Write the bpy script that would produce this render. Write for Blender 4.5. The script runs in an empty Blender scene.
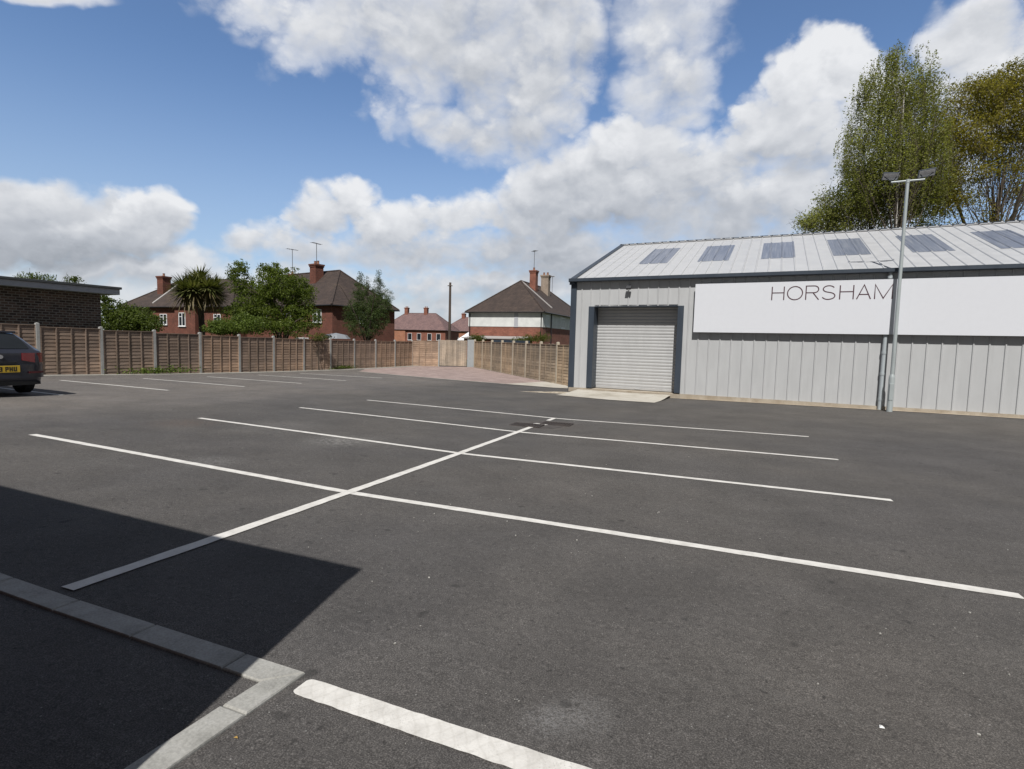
import bpy, math, random
import numpy as np
from mathutils import Vector, Matrix

random.seed(7)
RNG = np.random.default_rng(11)
S = bpy.context.scene
COL = S.collection
PI = math.pi
R = math.radians

# ------------------------------------------------------------------ camera
YAW, PITCH, ROLL = -0.37686, -0.07797, 0.02453
CAM = np.array([3.4637, -4.3069, 1.5578])
FPX = 527.96


def cam_axes():
    f = np.array([math.sin(YAW) * math.cos(PITCH), math.cos(YAW) * math.cos(PITCH), math.sin(PITCH)])
    r = np.array([math.cos(YAW), -math.sin(YAW), 0.0])
    u = np.cross(r, f)
    c, s = math.cos(ROLL), math.sin(ROLL)
    return c * r + s * u, -s * r + c * u, f


CR, CU, CF = cam_axes()
cd = bpy.data.cameras.new('camera')
cd.sensor_fit = 'HORIZONTAL'
cd.sensor_width = 36.0
cd.lens = 36.0 * FPX / 1024.0
cd.clip_start = 0.05
cd.clip_end = 4000
cam = bpy.data.objects.new('camera', cd)
COL.objects.link(cam)
cam.matrix_world = Matrix(((CR[0], CU[0], -CF[0], CAM[0]), (CR[1], CU[1], -CF[1], CAM[1]),
                           (CR[2], CU[2], -CF[2], CAM[2]), (0, 0, 0, 1)))
S.camera = cam


def ray(x, y):
    return CF + (x - 512) / FPX * CR - (y - 384.5) / FPX * CU


def at(x, y, Y):
    "the point of the place that lies Y metres in front of the camera plane on the line of sight (x, y)"
    return CAM + ray(x, y) * Y


# ------------------------------------------------------------------ sun, sky, exposure
SUN_EL = R(52)
SUN_DIR = np.array([-0.24, 0.97])           # where the light travels to, seen from above
SUN_DIR = SUN_DIR / np.linalg.norm(SUN_DIR)
sl = bpy.data.lights.new('sun', 'SUN')
sl.energy = 5.0
sl.angle = R(0.53)
sl.color = (1.0, 0.972, 0.93)
sun = bpy.data.objects.new('sun', sl)
COL.objects.link(sun)
trav = Vector((SUN_DIR[0] * math.cos(SUN_EL), SUN_DIR[1] * math.cos(SUN_EL), -math.sin(SUN_EL)))
sun.rotation_euler = trav.to_track_quat('-Z', 'Y').to_euler()
sun.location = (0, -20, 30)

S.view_settings.view_transform = 'Standard'
S.view_settings.look = 'None'
S.view_settings.exposure = 0.0
S.view_settings.gamma = 1.0
S.view_settings.use_curve_mapping = False
S.cycles.max_bounces = 4
S.cycles.diffuse_bounces = 2
S.cycles.glossy_bounces = 2
S.cycles.transmission_bounces = 2
S.cycles.use_denoising = True

# cumulus banks, the farthest first: centre and half-size (angles come from these),
# softness of the outline, brightness, how much brighter the top is than the base
CLOUDS = [
    (60, 290, 230, 34, .9, .66, .10), (470, 312, 300, 30, 1.0, .60, .10), (300, 285, 170, 26, .9, .64, .15), (620, 270, 200, 50, .9, .58, .15),
    (120, 268, 130, 20, .7, .55, .15), (455, 285, 120, 20, .8, .62, .2),
    (262, 240, 46, 22, .6, .70, .25), (185, 262, 60, 20, .8, .66, .2), (215, 275, 90, 20, .9, .64, .15), (330, 250, 90, 20, .9, .6, .2),
    (440, 250, 150, 28, .8, .52, .25), (560, 255, 120, 30, .8, .50, .25),
    (-40, 232, 150, 34, .6, .40, .30), (60, 228, 110, 38, .55, .46, .42), (20, 200, 70, 28, .5, .62, .35), (148, 222, 44, 26, .5, .68, .4), (110, 238, 70, 20, .7, .48, .3),
    (320, 212, 48, 26, .5, .70, .35), (358, 202, 40, 26, .45, .76, .35), (405, 222, 60, 26, .5, .68, .4), (465, 215, 44, 28, .5, .74, .35), (420, 238, 110, 18, .8, .55, .2),
    (700, 215, 110, 56, .8, .52, .25), (540, 205, 70, 44, .6, .62, .4), (600, 190, 70, 50, .6, .62, .35), (625, 150, 36, 36, .5, .72, .35), (665, 170, 55, 50, .6, .64, .3), (720, 165, 60, 50, .6, .60, .3),
    (800, 190, 100, 70, .8, .58, .2), (870, 160, 110, 100, .8, .66, .2), (775, 130, 50, 50, .5, .66, .3), (840, 60, 44, 44, .4, .80, .3), (800, 90, 46, 50, .45, .78, .3), (870, 95, 60, 60, .6, .70, .2),
    (985, 40, 70, 54, .5, .70, .25), (1080, 70, 110, 100, .6, .64, .2), (1000, 100, 90, 50, .8, .60, .2), (940, -90, 120, 50, .8, .6, .2),
    (665, 20, 66, 70, 1.0, .62, .15), (650, 80, 46, 52, .9, .66, .2), (690, 95, 34, 40, .9, .60, .2), (655, -70, 120, 60, .9, .6, .2),
    (300, -70, 240, 70, .9, .62, .1), (270, 15, 52, 40, .7, .74, .15), (335, 30, 80, 64, .8, .70, .12), (420, 45, 100, 90, .8, .64, .10), (505, 55, 90, 90, .8, .58, .10), (540, 90, 52, 62, .8, .60, .12),
    (440, 125, 58, 36, .9, .62, .15), (500, 140, 66, 40, .9, .54, .15), (550, 10, 50, 70, .8, .62, .1),
    (52, -4, 60, 15, .8, .66, .1), (-190, 60, 80, 50, .7, .6, .2), (1230, 200, 120, 60, .7, .6, .2),
]
HEAD = math.atan2(CF[0], CF[1])             # the compass heading the cloud angles are counted from


def build_world():
    w = bpy.data.worlds.new('World')
    S.world = w
    w.use_nodes = True
    nt = w.node_tree
    nt.nodes.clear()
    N, L = nt.nodes, nt.links

    def val(op, a, b=None, c=None, clamp=False):
        n = N.new('ShaderNodeMath')
        n.operation = op
        n.use_clamp = clamp
        for i, q in enumerate((a, b, c)):
            if q is None:
                continue
            if isinstance(q, (int, float)):
                n.inputs[i].default_value = float(q)
            else:
                L.new(q, n.inputs[i])
        return n.outputs[0]

    def vm(op, a, b=None, c=None):
        n = N.new('ShaderNodeVectorMath')
        n.operation = op
        for i, q in enumerate((a, b, c)):
            if q is None:
                continue
            if isinstance(q, (tuple, list)):
                n.inputs[i].default_value = tuple(float(x) for x in q)
            else:
                L.new(q, n.inputs[i])
        return n.outputs['Value'] if op in ('DOT_PRODUCT', 'LENGTH') else n.outputs[0]

    def rng(v_, a, b, lo=0.0, hi=1.0, smooth=True):
        n = N.new('ShaderNodeMapRange')
        if smooth:
            n.interpolation_type = 'SMOOTHSTEP'
        for k, q in (('From Min', a), ('From Max', b), ('To Min', lo), ('To Max', hi)):
            n.inputs[k].default_value = q
        L.new(v_, n.inputs['Value'])
        return n.outputs[0]

    tc = N.new('ShaderNodeTexCoord')
    v = tc.outputs['Generated']
    sky = N.new('ShaderNodeTexSky')
    sky.sky_type = 'NISHITA'
    sky.sun_disc = False
    sky.sun_elevation = SUN_EL
    # the sun stands opposite to where its light travels
    sky.sun_rotation = math.atan2(-SUN_DIR[0], -SUN_DIR[1])
    sky.altitude = 50
    sky.air_density = 1.0
    sky.dust_density = 0.1
    sky.ozone_density = 2.2

    # bearing and height of every direction, as tangents about the heading HEAD
    fx, fy = math.sin(HEAD), math.cos(HEAD)
    ahead = val('MAXIMUM', vm('DOT_PRODUCT', v, (fx, fy, 0)), .08)
    bx = val('DIVIDE', vm('DOT_PRODUCT', v, (fy, -fx, 0)), ahead)
    by = val('DIVIDE', vm('DOT_PRODUCT', v, (0, 0, 1)), ahead)
    cmb = N.new('ShaderNodeCombineXYZ')
    L.new(bx, cmb.inputs[0])
    L.new(by, cmb.inputs[1])
    P = cmb.outputs[0]

    def tang(px, py):
        d = ray(px, py)
        q = d[0] * fx + d[1] * fy
        return np.array([(d[0] * fy - d[1] * fx) / q, d[2] / q])

    def noise(vec, scale, detail, rough):
        n = N.new('ShaderNodeTexNoise')
        n.noise_dimensions = '3D'
        n.inputs['Scale'].default_value = scale
        n.inputs['Detail'].default_value = detail
        n.inputs['Roughness'].default_value = rough
        L.new(vec, n.inputs['Vector'])
        return n

    # ragged outlines: the banks are looked up at a slightly displaced place
    def mapping(scale, loc=(0, 0, 0)):
        m = N.new('ShaderNodeMapping')
        m.inputs['Scale'].default_value = scale
        m.inputs['Location'].default_value = loc
        L.new(v, m.inputs['Vector'])
        return m.outputs[0]

    wob = noise(v, 5.5, 4.0, 0.6).outputs['Color']
    Pw = vm('MULTIPLY_ADD', wob, (.17, .13, 0), P)
    Pw = vm('ADD', Pw, (-.085, -.065, 0))

    def billow(vec, scale):
        vo = N.new('ShaderNodeTexVoronoi')
        vo.feature = 'F1'
        vo.inputs['Scale'].default_value = scale
        vo.inputs['Detail'].default_value = 2.0
        vo.inputs['Roughness'].default_value = 0.55
        L.new(vec, vo.inputs['Vector'])
        return vo.outputs['Distance']

    def field(loc):
        m = mapping((1, 1, 1.4), loc)
        a = noise(m, 6.0, 8.0, 0.6)
        wv = vm('MULTIPLY_ADD', a.outputs['Color'], (.16, .16, .16), m)
        return val('MULTIPLY_ADD', billow(wv, 12.0), -0.55, val('ADD', a.outputs['Fac'], -.16))     # about -.3 .. +.3

    n0 = field((0, 0, 0))
    n1 = field((0.010, -0.008, 0.030))      # a step towards the light: where it thins out the cloud is lit
    grain = val('MULTIPLY', val('SUBTRACT', n0, n1), LITK)
    edge = val('MULTIPLY_ADD', n0, EDGEK, 1.0 + EDGEB)
    al = lit = None
    for (px, py, rx, ry, soft, br, ky) in CLOUDS:
        c = tang(px, py)
        a = abs(tang(px + rx, py)[0] - c[0])
        b = abs(tang(px, py - ry)[1] - c[1])
        q = vm('MULTIPLY_ADD', Pw, (1 / a, 1 / b, 0), (-c[0] / a, -c[1] / b, 0))
        d = val('SUBTRACT', edge, vm('DOT_PRODUCT', q, q))
        m = rng(d, -.16 * soft, soft * 1.5)
        l = val('MULTIPLY_ADD', vm('DOT_PRODUCT', q, (0, 1, 0)), ky, br)
        if al is None:
            al, lit = m, l
        else:
            al = val('MAXIMUM', al, m)  # noqa
            mx = N.new('ShaderNodeMix')
            L.new(m, mx.inputs['Factor'])
            L.new(lit, mx.inputs['A'])
            L.new(l, mx.inputs['B'])
            lit = mx.outputs['Result']
    big = noise(mapping((1, 1, 2.2), (3, 1, 2)), 4.5, 5.0, 0.55).outputs['Fac']
    lit = val('MULTIPLY_ADD', val('SUBTRACT', big, 0.27), BIGK, lit)
    lit = val('ADD', lit, grain, clamp=True)
    ramp = N.new('ShaderNodeValToRGB')
    e = ramp.color_ramp.elements
    e[0].position, e[0].color = 0.0, (2.4, 2.65, 3.05, 1)
    e[1].position, e[1].color = 1.0, (8.5, 8.6, 8.8, 1)
    m = e.new(0.5)
    m.color = (5.0, 5.25, 5.7, 1)
    L.new(lit, ramp.inputs[0])
    # pale air near the horizon
    sep = N.new('ShaderNodeSeparateXYZ')
    L.new(v, sep.inputs[0])
    hz = rng(sep.outputs['Z'], 0.44, 0.0, 0.0, 0.62)

    def mixc(fac, a, b, mode='MIX'):
        n = N.new('ShaderNodeMix')
        n.data_type = 'RGBA'
        n.blend_type = mode
        for k, q in (('Factor', fac), ('A', a), ('B', b)):
            if isinstance(q, (tuple, float, int)):
                n.inputs[k].default_value = q
            else:
                L.new(q, n.inputs[k])
        return n.outputs['Result']

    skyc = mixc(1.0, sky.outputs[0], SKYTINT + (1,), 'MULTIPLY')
    skyc = mixc(hz, skyc, (4.3, 5.2, 6.4, 1))
    skyc = mixc(val('MULTIPLY', al, 0.97), skyc, ramp.outputs[0])
    # dim neutral grey cloud added overhead and behind, out of view, to darken shade
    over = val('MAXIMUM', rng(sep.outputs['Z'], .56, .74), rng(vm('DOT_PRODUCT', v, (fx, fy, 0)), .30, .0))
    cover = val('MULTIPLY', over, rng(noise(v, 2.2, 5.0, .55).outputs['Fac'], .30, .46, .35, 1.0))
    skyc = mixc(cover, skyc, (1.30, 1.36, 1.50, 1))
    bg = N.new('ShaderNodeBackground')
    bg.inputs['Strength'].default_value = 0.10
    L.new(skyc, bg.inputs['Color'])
    out = N.new('ShaderNodeOutputWorld')
    L.new(bg.outputs[0], out.inputs['Surface'])
    w.cycles.sampling_method = 'MANUAL'
    w.cycles.sample_map_resolution = 512


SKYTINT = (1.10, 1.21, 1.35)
LITK, EDGEK, EDGEB, BIGK = .48, 1.55, .42, .30
build_world()

# ------------------------------------------------------------------ materials
MATS = {}


class NT:
    def __init__(self, name):
        self.m = bpy.data.materials.new(name)
        self.m.use_nodes = True
        self.t = self.m.node_tree
        self.b = self.t.nodes['Principled BSDF']
        self.tc = self.t.nodes.new('ShaderNodeTexCoord')

    def n(self, kind, **kw):
        n = self.t.nodes.new(kind)
        for k, v in kw.items():
            setattr(n, k, v)
        return n

    def link(self, a, b):
        self.t.links.new(a, b)

    def mp(self, scale=(1, 1, 1), src='Object', loc=(0, 0, 0), rot=(0, 0, 0)):
        m = self.n('ShaderNodeMapping')
        m.inputs['Scale'].default_value = scale
        m.inputs['Location'].default_value = loc
        m.inputs['Rotation'].default_value = rot
        self.link(self.tc.outputs[src], m.inputs['Vector'])
        return m.outputs[0]

    def noise(self, vec, scale, detail=4, rough=.55):
        n = self.n('ShaderNodeTexNoise')
        n.inputs['Scale'].default_value = scale
        n.inputs['Detail'].default_value = detail
        n.inputs['Roughness'].default_value = rough
        self.link(vec, n.inputs['Vector'])
        return n.outputs['Fac']

    def ramp(self, fac, stops):
        r = self.n('ShaderNodeValToRGB')
        el = r.color_ramp.elements
        while len(el) > 1:
            el.remove(el[-1])
        el[0].position, el[0].color = stops[0][0], tuple(stops[0][1]) + (1,)
        for p, c in stops[1:]:
            q = el.new(p)
            q.color = tuple(c) + (1,)
        self.link(fac, r.inputs[0])
        return r.outputs[0]

    def grey(self, fac, stops):
        return self.ramp(fac, [(p, (c, c, c)) for p, c in stops])

    def mix(self, a, b, fac, mode='MIX'):
        m = self.n('ShaderNodeMix', data_type='RGBA', blend_type=mode)
        for s, q in (('A', a), ('B', b)):
            if isinstance(q, tuple):
                m.inputs[s].default_value = q + (1,)
            else:
                self.link(q, m.inputs[s])
        if isinstance(fac, (int, float)):
            m.inputs['Factor'].default_value = fac
        else:
            self.link(fac, m.inputs['Factor'])
        return m.outputs['Result']

    def math(self, op, a, b=0.0, c=None, clamp=False):
        n = self.n('ShaderNodeMath', operation=op, use_clamp=clamp)
        for i, q in enumerate((a, b, c)):
            if q is None:
                continue
            if isinstance(q, (int, float)):
                n.inputs[i].default_value = q
            else:
                self.link(q, n.inputs[i])
        return n.outputs[0]

    def col(self, c):
        if isinstance(c, tuple):
            self.b.inputs['Base Color'].default_value = c + (1,)
        else:
            self.link(c, self.b.inputs['Base Color'])

    def set(self, rough=None, metal=None, spec=None):
        if rough is not None:
            if isinstance(rough, (int, float)):
                self.b.inputs['Roughness'].default_value = rough
            else:
                self.link(rough, self.b.inputs['Roughness'])
        if metal is not None:
            self.b.inputs['Metallic'].default_value = metal
        if spec is not None:
            self.b.inputs['Specular IOR Level'].default_value = spec

    def bump(self, h, strength=.3, dist=.01):
        n = self.n('ShaderNodeBump')
        n.inputs['Strength'].default_value = strength
        n.inputs['Distance'].default_value = dist
        self.link(h, n.inputs['Height'])
        self.link(n.outputs[0], self.b.inputs['Normal'])


def mat_asphalt():
    k = NT('asphalt')
    o = k.mp()
    grain = k.noise(o, 170, 3, .7)
    mid = k.noise(o, 28, 4, .65)
    blot = k.noise(o, 1.1, 5, .62)
    wide = k.noise(k.mp(loc=(4, 9, 0)), .22, 4, .6)
    c = k.ramp(grain, [(.26, (.0205, .0190, .0178)), (.5, (.079, .0735, .0690)), (.72, (.202, .188, .176))])
    c = k.mix(c, k.grey(mid, [(.3, .78), (.7, 1.18)]), 1.0, 'MULTIPLY')
    c = k.mix(c, k.grey(blot, [(.28, .80), (.5, .99), (.72, 1.20)]), 1.0, 'MULTIPLY')
    c = k.mix(c, k.ramp(wide, [(.3, (.86, .87, .90)), (.55, (1.0, .99, .97)), (.75, (1.17, 1.13, 1.08))]), 1.0, 'MULTIPLY')
    # older paler surface towards the far left fence
    sp = k.n('ShaderNodeSeparateXYZ')
    k.link(o, sp.inputs[0])
    edge = k.math('MULTIPLY_ADD', k.noise(k.mp((.35, .8, 1)), 1.0, 5, .65), 4.0, -2.0)
    far = k.n('ShaderNodeMapRange', interpolation_type='SMOOTHSTEP')
    far.inputs['From Min'].default_value = -5.5
    far.inputs['From Max'].default_value = -9.5
    k.link(k.math('ADD', sp.outputs['X'], edge), far.inputs['Value'])
    c = k.mix(c, k.mix(c, (1.55, 1.52, 1.50), 1.0, 'MULTIPLY'), far.outputs[0])
    # pale scuffs and dust drawn out along the traffic
    sc = k.noise(k.mp((.55, 1.9, 1), loc=(2.3, 1.1, 0), rot=(0, 0, .25)), 1.5, 7, .72)
    scm = k.math('MULTIPLY', k.grey(sc, [(.54, 0.0), (.70, .6)]), k.math('MULTIPLY_ADD', far.outputs[0], .9, .6), clamp=True)
    dn = k.grey(k.noise(o, 60, 3, .7), [(.42, 0), (.66, 1)])
    c = k.mix(c, (.17, .165, .155), k.math('MULTIPLY', scm, dn))
    # a brushed-out white scuff and rust blushes
    for (x, y, r, colr, am) in ((2.90, -2.42, .17, (.36, .355, .35), .8), (3.02, -2.33, .22, (.30, .295, .29), .6), (-2.0, 2.3, .75, (.33, .32, .30), .7), (-5.1, 2.0, .8, (.14, .092, .065), .6), (-3.6, 2.7, 1.1, (.22, .21, .20), .4),
                                (.1, 6.45, 1.1, (.10, .062, .045), .5), (-2.2, .2, .5, (.26, .255, .25), .4), (1.75, -2.05, .35, (.02, .02, .02), .5)):
        dv = k.n('ShaderNodeVectorMath', operation='DISTANCE')
        k.link(o, dv.inputs[0])
        dv.inputs[1].default_value = (x, y, 0.0)
        fall = k.n('ShaderNodeMapRange', interpolation_type='SMOOTHSTEP')
        fall.inputs['From Min'].default_value = r
        fall.inputs['From Max'].default_value = r * .1
        k.link(dv.outputs['Value'], fall.inputs['Value'])
        brk = k.grey(k.noise(k.mp((1, 1.3, 1), loc=(x, y, 3)), 75 if r < .3 else 16, 4 if r < .3 else 8, .85), [(.44, 0), (.64, 1)])
        c = k.mix(c, colr, k.math('MULTIPLY', k.math('MULTIPLY', fall.outputs[0], brk), am))
    # dark drips
    dk = k.math('MAXIMUM', k.grey(k.noise(k.mp(loc=(7, 3, 1)), 7.5, 2, .4), [(.70, 0), (.76, .5)]), k.grey(k.noise(k.mp(loc=(1, 3, 1)), 24, 2, .4), [(.71, 0), (.75, .6)]))
    c = k.mix(c, (.02, .019, .018), dk)
    # single pale stones in the mix
    vo = k.n('ShaderNodeTexVoronoi', feature='F1')
    vo.inputs['Scale'].default_value = 42
    k.link(o, vo.inputs['Vector'])
    dots = k.grey(vo.outputs['Distance'], [(.08, 1), (.17, 0)])
    sel = k.grey(k.noise(o, 33, 1, .5), [(.62, 0), (.66, 1)])
    c = k.mix(c, (.30, .295, .28), k.math('MULTIPLY', dots, sel))
    k.col(c)
    k.set(rough=.86, spec=.35)
    k.bump(k.math('ADD', grain, mid), .6, .006)
    return k.m


def mat_paint():
    k = NT('road_paint')
    o = k.mp()
    dirt = k.noise(o, 9, 6, .65)
    fine = k.noise(o, 130, 3, .7)
    c = k.ramp(dirt, [(.3, (.52, .50, .465)), (.6, (.68, .66, .62))])
    wear = k.math('MULTIPLY', k.grey(fine, [(.54, 0), (.70, 1)]), k.grey(k.noise(o, 3.2, 5, .7), [(.45, 0), (.7, 1)]))
    c = k.mix(c, (.20, .195, .185), k.math('MULTIPLY', wear, .8))
    k.col(c)
    k.set(rough=.75)
    k.bump(fine, .4, .004)
    return k.m


def mat_thick_paint():
    m0 = mat_paint()
    m0.name = 'thick_road_paint'
    t = m0.node_tree
    b = t.nodes['Principled BSDF']
    src = b.inputs['Base Color'].links[0].from_socket
    tc = [n for n in t.nodes if n.type == 'TEX_COORD'][0]
    acc = src
    for sgn in (1, -1):
        mp = t.nodes.new('ShaderNodeMapping')
        mp.inputs['Rotation'].default_value = (0, 0, sgn * .62)
        t.links.new(tc.outputs['Object'], mp.inputs['Vector'])
        w = t.nodes.new('ShaderNodeTexWave')
        w.inputs['Scale'].default_value = 6.5
        w.inputs['Distortion'].default_value = 5.0
        w.inputs['Detail'].default_value = 2
        t.links.new(mp.outputs[0], w.inputs['Vector'])
        r = t.nodes.new('ShaderNodeValToRGB')
        r.color_ramp.elements[0].position = .02
        r.color_ramp.elements[0].color = (.78, .77, .75, 1)
        r.color_ramp.elements[1].position = .16
        r.color_ramp.elements[1].color = (1, 1, 1, 1)
        t.links.new(w.outputs['Fac'], r.inputs[0])
        mx = t.nodes.new('ShaderNodeMix')
        mx.data_type = 'RGBA'
        mx.blend_type = 'MULTIPLY'
        mx.inputs['Factor'].default_value = .26
        t.links.new(acc, mx.inputs['A'])
        t.links.new(r.outputs[0], mx.inputs['B'])
        acc = mx.outputs['Result']
    t.links.new(acc, b.inputs['Base Color'])
    return m0


def mat_rough(name, c0, c1, scale=6, rough=.85, speck=.2, bump=.25, c2=None, fine=90, stretch=(1, 1, 1)):
    k = NT(name)
    o = k.mp(stretch)
    n1 = k.noise(o, scale, 6, .62)
    n2 = k.noise(k.mp(), fine, 3, .65)
    stops = [(.3, c0), (.68, c1)]
    if c2:
        stops = [(.25, c0), (.5, c1), (.75, c2)]
    c = k.ramp(n1, stops)
    c = k.mix(c, k.grey(n2, [(.3, 1 - speck), (.7, 1 + speck)]), 1.0, 'MULTIPLY')
    k.col(c)
    k.set(rough=rough)
    k.bump(n2, bump, .005)
    return k.m


def mat_metal(name, c, rough=.4, metal=0.0, vary=.08, streak=True, grime=None):
    k = NT(name)
    o = k.mp((1.3, 1.3, .35) if streak else (1, 1, 1))
    n1 = k.noise(o, 2.6, 6, .6)
    cc = k.mix(c, k.grey(n1, [(.25, 1 - vary), (.75, 1 + vary)]), 1.0, 'MULTIPLY')
    if grime:
        g = k.grey(k.noise(k.mp((6, 6, .3)), 1.6, 6, .7), [(.55, 0), (.8, grime)])
        cc = k.mix(cc, (.12, .115, .10), g)
    k.col(cc)
    k.set(rough=k.grey(n1, [(.2, rough - .06), (.8, rough + .1)]), metal=metal)
    return k.m


def mat_brick(name, a, b, mortar, bw=.225, bh=.075, bump=.4, plan=False, ms=.010):
    k = NT(name)
    sp = k.n('ShaderNodeSeparateXYZ')
    k.link(k.tc.outputs['Object'], sp.inputs[0])
    cb = k.n('ShaderNodeCombineXYZ')
    if plan:
        k.link(sp.outputs['X'], cb.inputs['X'])
        k.link(sp.outputs['Y'], cb.inputs['Y'])
    else:
        k.link(k.math('ADD', sp.outputs['X'], sp.outputs['Y']), cb.inputs['X'])
        k.link(sp.outputs['Z'], cb.inputs['Y'])
    bt = k.n('ShaderNodeTexBrick')
    bt.inputs['Scale'].default_value = 1.0
    bt.inputs['Brick Width'].default_value = bw
    bt.inputs['Row Height'].default_value = bh
    bt.inputs['Mortar Size'].default_value = ms
    bt.inputs['Mortar Smooth'].default_value = .2
    bt.inputs['Bias'].default_value = -.1
    bt.inputs['Color1'].default_value = a + (1,)
    bt.inputs['Color2'].default_value = b + (1,)
    bt.inputs['Mortar'].default_value = mortar + (1,)
    k.link(cb.outputs[0], bt.inputs['Vector'])
    n = k.noise(k.mp(), 1.3, 5, .6)
    c = k.mix(bt.outputs['Color'], k.grey(n, [(.3, .78), (.7, 1.2)]), 1.0, 'MULTIPLY')
    c = k.mix(c, k.grey(k.noise(k.mp(), 40, 3, .6), [(.3, .85), (.7, 1.15)]), 1.0, 'MULTIPLY')
    k.col(c)
    k.set(rough=.9)
    k.bump(k.math('SUBTRACT', 1.0, bt.outputs['Fac']), bump, .008)
    return k.m


def mat_tiles(name, a, b, row=.16):
    k = NT(name)
    sp = k.n('ShaderNodeSeparateXYZ')
    k.link(k.tc.outputs['Object'], sp.inputs[0])
    cb = k.n('ShaderNodeCombineXYZ')
    k.link(k.math('ADD', sp.outputs['X'], sp.outputs['Y']), cb.inputs['X'])
    k.link(sp.outputs['Z'], cb.inputs['Y'])
    bt = k.n('ShaderNodeTexBrick')
    bt.inputs['Scale'].default_value = 1.0
    bt.inputs['Brick Width'].default_value = .22
    bt.inputs['Row Height'].default_value = row
    bt.inputs['Mortar Size'].default_value = .012
    bt.inputs['Color1'].default_value = a + (1,)
    bt.inputs['Color2'].default_value = b + (1,)
    bt.inputs['Mortar'].default_value = tuple(q * .45 for q in a) + (1,)
    k.link(cb.outputs[0], bt.inputs['Vector'])
    n = k.noise(k.mp(), .9, 6, .65)
    c = k.mix(bt.outputs['Color'], k.ramp(n, [(.3, (.72, .72, .74)), (.6, (1.05, 1.03, 1.0)), (.8, (1.2, 1.22, 1.05))]), 1.0, 'MULTIPLY')
    k.col(c)
    k.set(rough=.85)
    k.bump(k.math('SUBTRACT', 1.0, bt.outputs['Fac']), .5, .02)
    return k.m


def mat_wood(name, c0, c1, c2):
    k = NT(name)
    o = k.mp((1.2, 1.2, 16))
    n1 = k.noise(o, 2.0, 7, .65)
    n2 = k.noise(k.mp((.8, .8, .8)), 1.2, 4, .6)
    c = k.ramp(n1, [(.25, c0), (.5, c1), (.75, c2)])
    c = k.mix(c, k.ramp(n2, [(.3, (.72, .74, .76)), (.7, (1.22, 1.17, 1.1))]), 1.0, 'MULTIPLY')
    rp = k.n('ShaderNodeNewGeometry')
    c = k.mix(c, k.grey(rp.outputs['Random Per Island'], [(0, .80), (1, 1.20)]), 1.0, 'MULTIPLY')
    oi = k.n('ShaderNodeObjectInfo')
    c = k.mix(c, k.ramp(oi.outputs['Random'], [(0, (.78, .80, .82)), (.5, (1.0, 1.0, 1.0)), (1, (1.18, 1.12, 1.05))]), 1.0, 'MULTIPLY')
    # damp and algae low down and in runs
    w_ = k.noise(k.mp((2.2, 2.2, .35)), 1.5, 6, .7)
    c = k.mix(c, (.05, .052, .036), k.grey(w_, [(.56, 0), (.78, .6)]))
    k.col(c)
    k.set(rough=.9, spec=.2)
    k.bump(n1, .4, .006)
    return k.m


def mat_leaf(name, cols, trans=.35, clump=.5):
    k = NT(name)
    g = k.n('ShaderNodeNewGeometry')
    c = k.ramp(g.outputs['Random Per Island'], [(i / (len(cols) - 1), c) for i, c in enumerate(cols)])
    c = k.mix(c, k.grey(k.noise(k.mp(), clump, 3, .6), [(.3, .72), (.7, 1.28)]), 1.0, 'MULTIPLY')
    k.col(c)
    k.set(rough=.55, spec=.3)
    tr = k.n('ShaderNodeBsdfTranslucent')
    k.link(k.mix(c, (1.15, 1.25, .6), 1.0, 'MULTIPLY'), tr.inputs['Color'])
    mx = k.n('ShaderNodeMixShader')
    mx.inputs[0].default_value = trans
    k.link(k.b.outputs[0], mx.inputs[1])
    k.link(tr.outputs[0], mx.inputs[2])
    out = [n for n in k.t.nodes if n.type == 'OUTPUT_MATERIAL'][0]
    k.link(mx.outputs[0], out.inputs['Surface'])
    return k.m


def mat_plain(name, c, rough=.5, metal=0.0, spec=.5, coat=0.0, vary=.07):
    k = NT(name)
    n = k.noise(k.mp(), 7, 5, .6)
    k.col(k.mix(c, k.grey(n, [(.3, 1 - vary), (.7, 1 + vary)]), 1.0, 'MULTIPLY'))
    k.set(rough=rough, metal=metal, spec=spec)
    if coat:
        k.b.inputs['Coat Weight'].default_value = coat
        k.b.inputs['Coat Roughness'].default_value = .05
    return k.m


def mat_skylight():
    k = NT('rooflight_sheet')
    n = k.noise(k.mp((14, .35, .35)), 1.6, 8, .75)
    c = k.ramp(n, [(.3, (.10, .115, .15)), (.5, (.165, .185, .235)), (.72, (.31, .32, .345))])
    k.col(c)
    k.set(rough=.35, spec=.5)
    return k.m


def mat_grass():
    k = NT('garden_ground')
    n = k.noise(k.mp(), .6, 6, .6)
    n2 = k.noise(k.mp(), 14, 4, .7)
    c = k.ramp(n, [(.3, (.042, .050, .022)), (.55, (.062, .068, .034)), (.75, (.09, .078, .055))])
    c = k.mix(c, k.grey(n2, [(.3, .6), (.7, 1.4)]), 1.0, 'MULTIPLY')
    k.col(c)
    k.set(rough=.95, spec=.1)
    return k.m


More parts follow.
